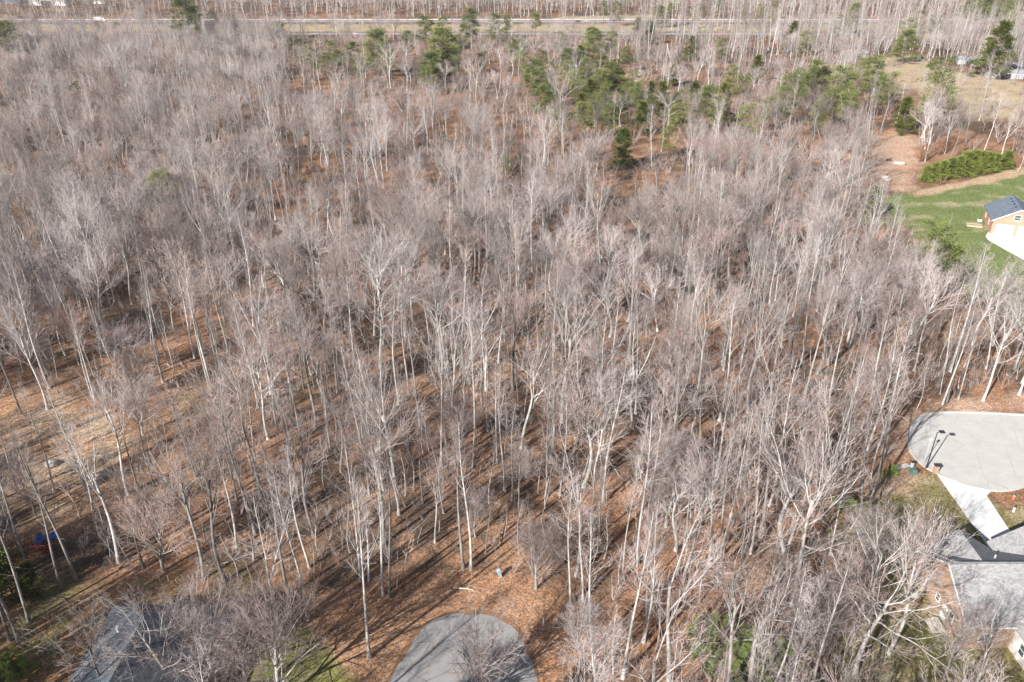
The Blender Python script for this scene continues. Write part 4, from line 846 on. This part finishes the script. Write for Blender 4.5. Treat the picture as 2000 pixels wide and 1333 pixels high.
# ------------------------------------------------------------------ bare trees one can tell apart
LM = [ # px, py, kind, variant, scale, label
 (905, 1110, 'slender', 0, 1.12, 'left of two pale slender trunks above the lower cul-de-sac'), (920, 1112, 'slender', 1, 1.08, 'right of two pale slender trunks above the lower cul-de-sac'),
 (748, 1163, 'slender', 2, 1.0, 'left slender trunk of the close pair on the leaf bank left of the cul-de-sac'), (761, 1165, 'slender', 3, 1.08, 'right slender trunk of the close pair on the leaf bank left of the cul-de-sac'),
 (705, 1136, 'slender', 4, 1.05, 'single straight pale tree left of the close pair of slender trunks'), (720, 1134, 'slender', 0, .7, 'thin young tree just right of the single straight pale tree'),
 (441, 1136, 'forked', 0, 1.12, 'tall tree with pale yellowish trunk at the end of the slate house shadow'), (601, 1211, 'slender', 1, 1.1, 'tall slim tree above the small green lawn at the bottom'),
 (547, 1237, 'twin', 0, .95, 'forked slim tree at the upper tip of the small green lawn'), (1047, 1150, 'bushy', 0, 1.1, 'low spreading twiggy tree standing on the leaves right of the two slender trunks'),
 (1113, 1184, 'slender', 2, .92, 'straight grey tree right of the low spreading twiggy tree'), (1139, 1174, 'slender', 3, .9, 'dark-stemmed straight tree second right of the low spreading tree'),
 (1257, 1255, 'slender', 4, 1.0, 'left stem of a white slender pair at bottom centre right'), (1264, 1250, 'slender', 0, .98, 'right stem of a white slender pair at bottom centre right'),
 (1217, 1325, 'slender', 1, 1.12, 'white slim tree rising from the bottom edge right of the cul-de-sac'), (1306, 1338, 'twin', 1, 1.2, 'large white-barked tree rising from the bottom edge at centre right'),
 (1409, 1270, 'twin', 0, 1.15, 'leaning white-barked tree over the green brush at the bottom right'), (1512, 1153, 'slender', 2, 1.2, 'leftmost of the white-barked cluster at lower right'),
 (1530, 1150, 'slender', 3, 1.1, 'middle one of the white-barked cluster at lower right'), (1545, 1182, 'forked', 1, 1.2, 'thick forking white-barked tree nearest in the lower right cluster'),
 (1320, 1128, 'slender', 4, 1.0, 'grey straight tree above the large white-barked tree'), (1334, 1136, 'forked', 2, 1.05, 'thick-trunked forked tree above the large white-barked tree'),
 (1735, 1276, 'forked', 0, 1.0, 'very thick forked tree standing left of the lower right brick house'), (1668, 1322, 'spreading', 0, 1.1, 'spreading tree at bottom edge left of the very thick forked tree'),
 (1700, 972, 'twin', 1, 1.15, 'thick pale double tree on the leaf strip left of the right cul-de-sac'), (1693, 880, 'slender', 0, 1.1, 'tall pale tree at the wood edge upper left of the street lamp'),
 (1716, 870, 'slender', 1, 1.1, 'second tall pale tree at the wood edge left of the street lamp'), (1790, 800, 'pole', 0, 1.0, 'thin leaning young tree at the upper left rim of the right cul-de-sac'),
 (1841, 790, 'slender', 2, .9, 'left one of a slim pair above the right cul-de-sac'), (1849, 788, 'slender', 3, .9, 'right one of a slim pair above the right cul-de-sac'), (1872, 780, 'slender', 4, .8, 'slim dark tree right of the slim pair above the right cul-de-sac'),
 (1920, 783, 'forked', 1, .95, 'thick pale-based tree above the right cul-de-sac'), (1990, 772, 'forked', 2, 1.0, 'pale thick tree at the right frame edge above the cul-de-sac'),
 (232, 1099, 'twin', 1, 1.15, 'thick tree beside the firewood pile at lower left'), (147, 1132, 'slender', 1, 1.15, 'straight tree right of the garden chairs'), (120, 1149, 'slender', 2, 1.05, 'leaning tree just below the garden chairs'),
 (58, 1118, 'slender', 3, 1.1, 'straight tree left of the garden chairs'), (280, 1111, 'slender', 4, .95, 'slim tree right of the thick firewood tree'), (320, 1116, 'bushy', 1, 1.3, 'curved dark tree above the row of wooden stakes'),
 (398, 1131, 'forked', 2, 1.05, 'pale tree at the upper corner of the slate house shadow'), (57, 1214, 'slender', 0, 1.05, 'straight tree on the brown grass left of the slate roof'), (36, 1252, 'slender', 1, 1.0, 'dark tree at lower left frame edge'), (20, 1252, 'slender', 3, 1.1, 'pale tree nearest the lower left frame edge'),
 (93, 800, 'forked', 0, 1.0, 'pale forked tree at the upper rim of the orange clearing'), (42, 810, 'slender', 2, 1.0, 'slim pale tree at the upper left rim of the orange clearing'),
 (1822, 112, 'spreading', 1, 1.7, 'big white spreading tree at the top edge of the dry field'), (1912, 236, 'twin', 0, 1.3, 'tall white double tree below the dry field'), (1720, 138, 'forked', 1, 1.1, 'white forked tree standing left of the dry field'),
 (1660, 245, 'slender', 2, 1.0, 'left slim white trunk above the bare dirt clearing'), (1690, 248, 'slender', 3, 1.0, 'second slim white trunk above the bare dirt clearing'), (1747, 248, 'slender', 4, .95, 'third slim white trunk above the bare dirt clearing'), (1763, 248, 'slender', 0, .95, 'fourth slim white trunk above the bare dirt clearing'), (1786, 254, 'slender', 1, .95, 'rightmost slim white trunk above the bare dirt clearing'),
 (1855, 312, 'forked', 2, .9, 'dark forked tree behind the cypress row'), (1975, 302, 'slender', 2, 1.1, 'dark tree behind the right end of the cypress row'),
 (1582, 115, 'slender', 3, 1.3, 'tall white tree left of the weathered grey shed'), (1597, 575, 'forked', 1, 1.1, 'white forked tree at the wood edge left of the lawn'), (1720, 560, 'slender', 4, 1.0, 'pale tree at the wood edge below the lawn tip'),
 (330, 1370, 'spreading', 0, .9, 'broad bare tree in front of the slate roof'), (420, 1345, 'bushy', 2, 1.35, 'round-crowned bare tree right of the slate roof'), (490, 1360, 'bushy', 1, 1.35, 'round-crowned bare tree left of the small green lawn'), (225, 1400, 'forked', 1, .8, 'forked bare tree in front of the tan porch roof'),
 (555, 1365, 'bushy', 0, 1.6, 'twiggy tree on the small green lawn at the bottom edge'), (930, 1375, 'bushy', 1, 1.2, 'round pale twiggy tree at the bottom edge over the lower cul-de-sac'), (1125, 1335, 'forked', 0, .62, 'small forked tree at the bottom edge right of the cul-de-sac'), (1160, 1345, 'bushy', 2, 1.0, 'small twiggy tree at the bottom edge right of the small forked tree'),
 (1565, 1290, 'bushy', 0, 1.25, 'round grey bush-like tree at lower right below the white-barked cluster'), (1620, 1250, 'bushy', 1, 1.1, 'low twiggy tree left of the very thick forked tree'), (1850, 1310, 'bushy', 1, .9, 'twiggy tree in front of the lower right brick house'), (1900, 1345, 'forked', 2, .55, 'forked bare tree at the bottom right in front of the house'),
 (1695, 1222, 'spreading', 0, .95, 'spreading tree on the grass between the thick tree and the wood'), (1690, 1110, 'bushy', 2, .95, 'twiggy tree on the grass below the thick double tree'), (1795, 1105, 'bushy', 0, .75, 'twiggy tree over the left end of the grey roof'),
 (1835, 650, 'forked', 1, .8, 'pale forked tree by the worn track below the lawn'), (1890, 640, 'twin', 1, .75, 'left tree in front of the lower lawn near the drive'), (1940, 655, 'forked', 0, .85, 'middle tree in front of the lower lawn near the drive'), (1985, 690, 'domed', 0, .9, 'right tree in front of the lower lawn near the drive'), (1775, 580, 'domed', 1, .85, 'round grey tree at the lawn edge beside loose pines'), (1735, 590, 'domed', 2, .8, 'round tree at the lawn edge left of the loose pines'),
 (1790, 640, 'spreading', 1, .85, 'grey round-crowned tree below the lawn tip'), (1760, 600, 'bushy', 1, 1.4, 'dense grey twiggy tree below the lawn tip'),
]
SCR = {}
for (px, py, k, v, s, lab) in LM:
    g = G(px, py)
    if k == 'pole':
        tr, cr = bare_tree(901, 'pole'); ms = (mesh_of('trunk', tr, BARK), mesh_of('crown', cr, TWIG, False))
    else: ms = KINDS[k][v % len(KINDS[k])]
    put_tree('bare_tree', ms, g[0], g[1], s, 1.0, random.random() * 6.28, lab, 'tree', 'bare trees of the wood', .03); occupied.append((g[0], g[1], 2.6 + (1.5 if py > 1000 else 0)))
# broken dead trunk near the pines
t = thing('dead_trunk', 'broken white dead trunk leaning below the highway at upper centre', 'dead tree', at(1310, 130), 0)
MB().tube([(0, 0, 0), (-.8, 0, 5), (-2.6, 0, 10), (-3.6, 0, 13.5)], [.45, .38, .3, .2], 8).build('trunk', mat('dead_wood', (.6, .56, .52), .85, noise=.2, scale=2), t); MB().tube([(-.8, 0, 5), (.6, .3, 7)], [.12, .04], 6).build('branch', mat('dead_wood'), t)

occ = np.array(occupied)
def clear_of(x, y):
    ok = np.ones(x.shape, bool)
    for ox, oy, r_ in occ: ok &= (x - ox) ** 2 + (y - oy) ** 2 > r_ * r_
    return ok
rg = np.random.default_rng(11)
x, y = jgrid(rg, -150, 150, 30, 225, 5.3); m_ = free(x, y) & view_open(rg, x, y) & clear_of(x, y) & (rg.random(x.shape) < thin_mask(x, y)); x, y = x[m_], y[m_]
u0, v0, f0 = project(x, y, 0 * x); u1, v1, f1 = project(x, y, 0 * x + 18)
vis = ((u1 > 5) & (u1 < 1995) & (v1 < 1320)) | ((u0 > 0) & (u0 < 2000) & (v0 < 1333))
near = np.abs(x) < (y * .88 + 37) * .657 + 45          # within, or close enough to cast shade into, the view
order = np.argsort(np.where(vis, f1, 1e9)); N_IND = 232
ind = order[:N_IND]; rest = np.setdiff1d(np.arange(len(x)), ind); rest = rest[near[rest]]
kinds = [k for k, _ in SPECS]; pk = np.array([.48, .15, .04, .13, .08, .12])
kk = rg.choice(6, len(x), p=pk)
LOOK = {'slender': 'tall slender bare tree', 'forked': 'forked bare tree', 'spreading': 'broad spreading bare tree', 'twin': 'multi-stemmed tall bare tree', 'bushy': 'low twiggy bare tree', 'domed': 'round-crowned bare tree'}
def wood_phrase(px, py):
    if py > 1150: row = ['by the house at lower left', 'left of the lower cul-de-sac', 'right of the lower cul-de-sac', 'at the lower right', 'by the lower right house']
    elif py > 1000: row = ['near the garden chairs', 'above the slate house shadow', 'just above the lower cul-de-sac', 'above the white-barked cluster', 'left of the pale driveway']
    elif py > 880: row = ['below the orange clearing', 'in the lower wood left of centre', 'in the lower central wood', 'in the lower wood right of centre', 'left of the street lamp']
    else: row = ['beside the orange clearing', 'in the middle wood left of centre', 'in the middle of the wood', 'in the middle wood right of centre', 'above the right cul-de-sac']
    return row[int(min(4, max(0, px) // 400))]
cells = {}
for i in ind: cells.setdefault((kk[i], wood_phrase(u0[i], v0[i])), []).append(i)
for (k, ph), ii in cells.items():
    ii.sort(key=lambda i: u0[i]); n = len(ii)
    for j, i in enumerate(ii):
        pos = '' if n == 1 else ('leftmost ' if j == 0 else 'rightmost ' if j == n - 1 else (ordword(j) or 'far') + ' from left ' if j < 30 else 'inner ')
        kd = kinds[k]; v = KINDS[kd]
        put_tree('bare_tree', v[rg.integers(len(v))], x[i], y[i], rg.uniform(.72, 1.16), rg.uniform(.88, 1.2), rg.random() * 6.28, pos + LOOK[kd] + ' ' + ph, 'tree', 'bare trees of the wood', .05)
# all the other bare trees of the wood: too many to count
NP = []; 
for kd, cnt, vv in (('slender', 3, 0), ('forked', 2, 0), ('spreading', 1, 0), ('twin', 1, 0), ('bushy', 2, 0)):
    for q in range(cnt): NP.append(kd)
protos0 = []; PK0 = []
for kd in ('slender', 'slender', 'slender', 'forked', 'domed', 'domed', 'twin', 'bushy', 'domed'):
    sd_ += 1; protos0.append(proto('tree_form', bare_tree(sd_, kd)))
wts = np.array([.12, .12, .12, .1, .15, .13, .07, .06, .13])
px_, py_ = [x[rest]], [y[rest]]
def band(rg, y0, y1, s, margin=22):
    W = (y1 * .88 + 37) * .66 + margin; a, b_ = jgrid(rg, -W, W, y0, y1, s)
    m = free(a, b_) & view_open(rg, a, b_) & clear_of(a, b_) & (np.abs(a) < (b_ * .88 + 37) * .66 + margin) & (rg.random(a.shape) < thin_mask(a, b_)); return a[m], b_[m]
a, b_ = band(rg, 225, 330, 6.5); px_.append(a); py_.append(b_)
shx = np.array([-34, -30, -27, -24, -31, -26, -21, -18, -22, -15, -37, -29, -19, -12, -33, -25, -16, -9, 20, 26, 33, 40, -52, -60, -45, -66, -58, 46, 52, 60]); shy = np.array([44, 40, 45, 38, 34, 32, 36, 31, 27, 26, 38, 27, 44, 33, 29, 22, 21, 24, 40, 46, 41, 48, 45, 50, 38, 58, 42, 50, 46, 52])
px_.append(shx + 0.0); py_.append(shy + 0.0)  # extra trees rooted outside the frame, added to cast shade into view
def wood(name, xs, ys, protos, wts, lab, smin=.75, smax=1.12, cat='trees'):
    n = len(xs); rot = np.stack([rg.normal(size=n) * .03, rg.normal(size=n) * .03, rg.random(n) * 6.28], 1); s = rg.uniform(smin, smax, n); w_ = rg.uniform(.9, 1.15, n)
    print(name, n); return scatter(name, np.stack([xs, ys, 0 * xs - .05], 1), rot, np.stack([s * w_, s * w_, s], 1), rg.choice(len(protos), n, p=wts / wts.sum()), protos, lab, cat)
wood('bare_forest', np.concatenate(px_), np.concatenate(py_), protos0, wts, 'countless grey leafless trees filling the upper middle of the wood')
protos1 = []
for kd in ('slender', 'slender', 'forked', 'domed', 'domed', 'twin', 'domed'):
    sd_ += 1; protos1.append(proto('tree_form', bare_tree(sd_, kd, 1)))
w1 = np.array([.2, .2, .15, .15, .1, .1, .1])
A, B = [], []
for y0, y1, s in ((330, 470, 8.2), (470, 655, 7.8), (678, 744, 11), (782, 1400, 11.0)):
    a, b_ = band(rg, y0, y1, s); A.append(a); B.append(b_)
A = np.concatenate(A); B = np.concatenate(B); q = B > 656
tu = rg.uniform(1240, 2000, 230); tv = rg.uniform(52, 126, 230); tg = np.array([G(a_, b_) for a_, b_ in zip(tu, tv)]); tk = free(tg[:, 0], tg[:, 1])
wood('tall_trees', tg[tk, 0], tg[tk, 1], protos1[:2], w1[:2], 'tall pale straight trees on the far hillside at upper right', 1.2, 1.55)
wood('bare_forest', A[~q], B[~q], protos1, w1, 'countless hazy leafless trees between the pine belt and the highway')
q2 = B > 782
wood('bare_forest', A[q2], B[q2], protos1, w1, 'far leafless woods beyond the highway at the top', .9, 1.35)
q3 = q & ~q2; wood('median_trees', A[q3], B[q3], protos1, w1, 'sparse low bare trees on the strip between the two carriageways', .35, .6)
scatter('shade_evergreens', [(-25, 38, 0), (-19, 42, 0), (-14, 36, 0)], np.zeros((3, 3)) + np.arange(3)[:, None] * np.array([0, 0, 1]), np.ones((3, 3)) * np.array([.75, .75, 1.4]), [0, 1, 0],
        [proto('pine_form', evergreen(500 + k, 'pine'), NEEDLE, DARKBARK) for k in range(2)], 'unseen evergreens added below the frame to shade the lower cul-de-sac', 'trees')  # unseen pines, added only for the shadow they throw on the road
# young stems, brush and fallen branches
pp = [proto('sapling_form', bare_tree(300 + k, 'pole', 0), BRUSH) for k in range(4)]; sp_ = [proto('brush_form', bare_tree(320 + k, 'shrub', 0), BRUSH, BRUSH) for k in range(4)]
W = []; 
a, b_ = jgrid(rg, -150, 150, 40, 240, 3.9); m_ = free(a, b_, .5) & view_open(rg, a, b_, (2, 5, 8)) & (np.abs(a) < (b_ * .88 + 37) * .66 + 15) & (rg.random(a.shape) < np.where(inpoly(Z['yardL'], a, b_) < 0, .1, np.where(inpoly(Z['leaves'], a, b_) < 0, .06, np.where(inpoly(Z['yard'], a, b_) < 0, .25, .7))))
wood('saplings', a[m_], b_[m_], pp, np.ones(4), 'thin young leafless stems filling the gaps between the trunks', .35, 1.05, 'saplings')
a, b_ = band(rg, 240, 640, 6.5, 10)
wood('saplings', a, b_, [proto('sapling_form', bare_tree(340 + k, 'pole', 1), BRUSH) for k in range(3)], np.ones(3), 'thin young stems of the farther wood', .5, 1.2, 'saplings')
a, b_ = jgrid(rg, -170, 170, 40, 300, 3.3); br = sm(.35, .65, vn2(a, b_, 17)); m_ = free(a, b_, .2) & view_open(rg, a, b_, (1.5,)) & (np.abs(a) < (b_ * .88 + 37) * .66 + 12) & (rg.random(a.shape) < np.where(inpoly(Z['yardL'], a, b_) < 0, .04, np.where(inpoly(Z['leaves'], a, b_) < 0, .03, np.where(inpoly(Z['yard'], a, b_) < 0, .3, .25 + .6 * br))))
a2, b2 = jgrid(rg, -450, 450, 300, 640, 6.5); m2 = free(a2, b2) & (np.abs(a2) < (b2 * .88 + 37) * .66 + 8) & (rg.random(a2.shape) < .15 + .8 * sm(.4, .6, vn2(a2, b2, 30)))
wood('underbrush', a2[m2], b2[m2], sp_, np.ones(4), 'reddish brown brush between the pines and young trees below the highway', 1.0, 2.4, 'underbrush')
fu, fv = rg.uniform(1690, 2000, 150), rg.uniform(108, 235, 150); fg = np.array([G(a_, c_) for a_, c_ in zip(fu, fv)])
wood('underbrush', fg[:, 0], fg[:, 1], sp_, np.ones(4), 'scattered tan weeds and low bare shrubs on the dry field', .5, 1.8, 'underbrush')
wood('underbrush', a[m_], b_[m_], sp_, np.ones(4), 'tangled brown leafless underbrush on the forest floor', .5, 1.25, 'underbrush')
a, b_ = jgrid(rg, -140, 140, 55, 230, 6.5); m_ = free(a, b_, 2) & (np.abs(a) < (b_ * .88 + 37) * .66) & (rg.random(a.shape) < .45) & (inpoly(Z['leaves'], a, b_) > 3); n = int(m_.sum())
scatter('deadfall', np.stack([a[m_], b_[m_], np.full(n, .12)], 1), np.stack([np.full(n, math.pi / 2 - .02), rg.random(n) * 6.28, rg.random(n) * 6.28], 1), np.stack([rg.uniform(.3, .9, n)] * 3, 1), rg.integers(0, 3, n),
        [proto('fallen_form', (bare_tree(360 + k, 'pole', 1)[0], bare_tree(360 + k, 'pole', 1)[1][:1]), BRUSH, BARK) for k in range(3)], 'fallen stems and branches strewn over the leaf litter', 'deadfall')
# green low growth
gb = [proto('green_brush_form', (evergreen(70 + k, 'cone')[0][:1], evergreen(70 + k, 'broad')[1]), mat('green_leaf', (.23, .29, .08), .8, noise=.3, scale=1)) for k in range(2)]
gx, gy = [], []
for (cx_, cy_, n, r_) in ((1425, 1275, 60, 4.6), (1500, 1318, 80, 5.6), (20, 1315, 22, 3.5), (1690, 1010, 6, 2), (1650, 990, 4, 2), (1745, 930, 3, 1.5)):
    g = G(cx_, cy_); gx += list(g[0] + rg.normal(size=n) * r_ * .5); gy += list(g[1] + rg.normal(size=n) * r_ * .45)
wood('green_brush', np.array(gx), np.array(gy), gb, np.ones(2), 'low bright green evergreen brush among bare stems near the bottom edge', .1, .2, 'brush')
# rust-leaved young trees
def rusty(px, py, s, lab):
    g = G(px, py); tr, cr = bare_tree(77, 'bushy', 1); rg2 = np.random.default_rng(int(px)); nn = 900; a = rg2.random(nn) * 6.28; z = 2 + rg2.random(nn) * 7; rr = np.sqrt(rg2.random(nn)) * 3.2 * np.sin(np.clip((z - 1) / 9, 0, 1) * 3.14) ** .5
    c = np.stack([np.cos(a) * rr, np.sin(a) * rr, z], 1); c += .35 * np.sin(c[:, ::-1] * 3); u = norm(rg2.normal(size=c.shape)); v = norm(np.cross(u, rg2.normal(size=c.shape)))
    V_ = np.stack([c - u * .16, c + u * .16, c + v * .28], 1).reshape(-1, 3); F_ = np.arange(nn * 3).reshape(-1, 3)
    t = thing('oak_sapling', lab, 'tree', (g[0], g[1], 0), 0, 'rust-leaved young trees'); t.scale = (s, s, s); link('trunk', mesh_of('trunk', tr, DARKBARK), t); link('crown', mesh_of('crown', [(V_, F_)], RUST, False), t)
rusty(1795, 318, .75, 'rust-leaved young tree left of the cypress row'); rusty(1830, 305, .8, 'rust-leaved young tree behind the left end of the cypress row')
rusty(1490, 105, .9, 'rust-leaved young tree in the hillside wood at upper right'); rusty(1610, 92, 1.0, 'rust-leaved young tree left of the weathered grey shed'); rusty(55, 1108, .6, 'small tree with clinging tan leaves left of the garden chairs')
# ------------------------------------------------------------------ air
if True:
    top = CAM_H + 4
    mb = MB().box(-1400, -60, -1.5, 1400, 1480, top)
    hz = bpy.data.materials.new('haze_air'); hz.use_nodes = True; N, L = nodes_of(hz); N.remove(N['Principled BSDF']); pv = N.new('ShaderNodeVolumePrincipled')
    pv.inputs['Color'].default_value = (.86, .9, 1, 1); pv.inputs['Density'].default_value = .00007; pv.inputs['Anisotropy'].default_value = .1
    L.new(pv.outputs[0], [n for n in N if n.type == 'OUTPUT_MATERIAL'][0].inputs['Volume'])
    o = mb.build('haze', hz); tag(o, kind='stuff')
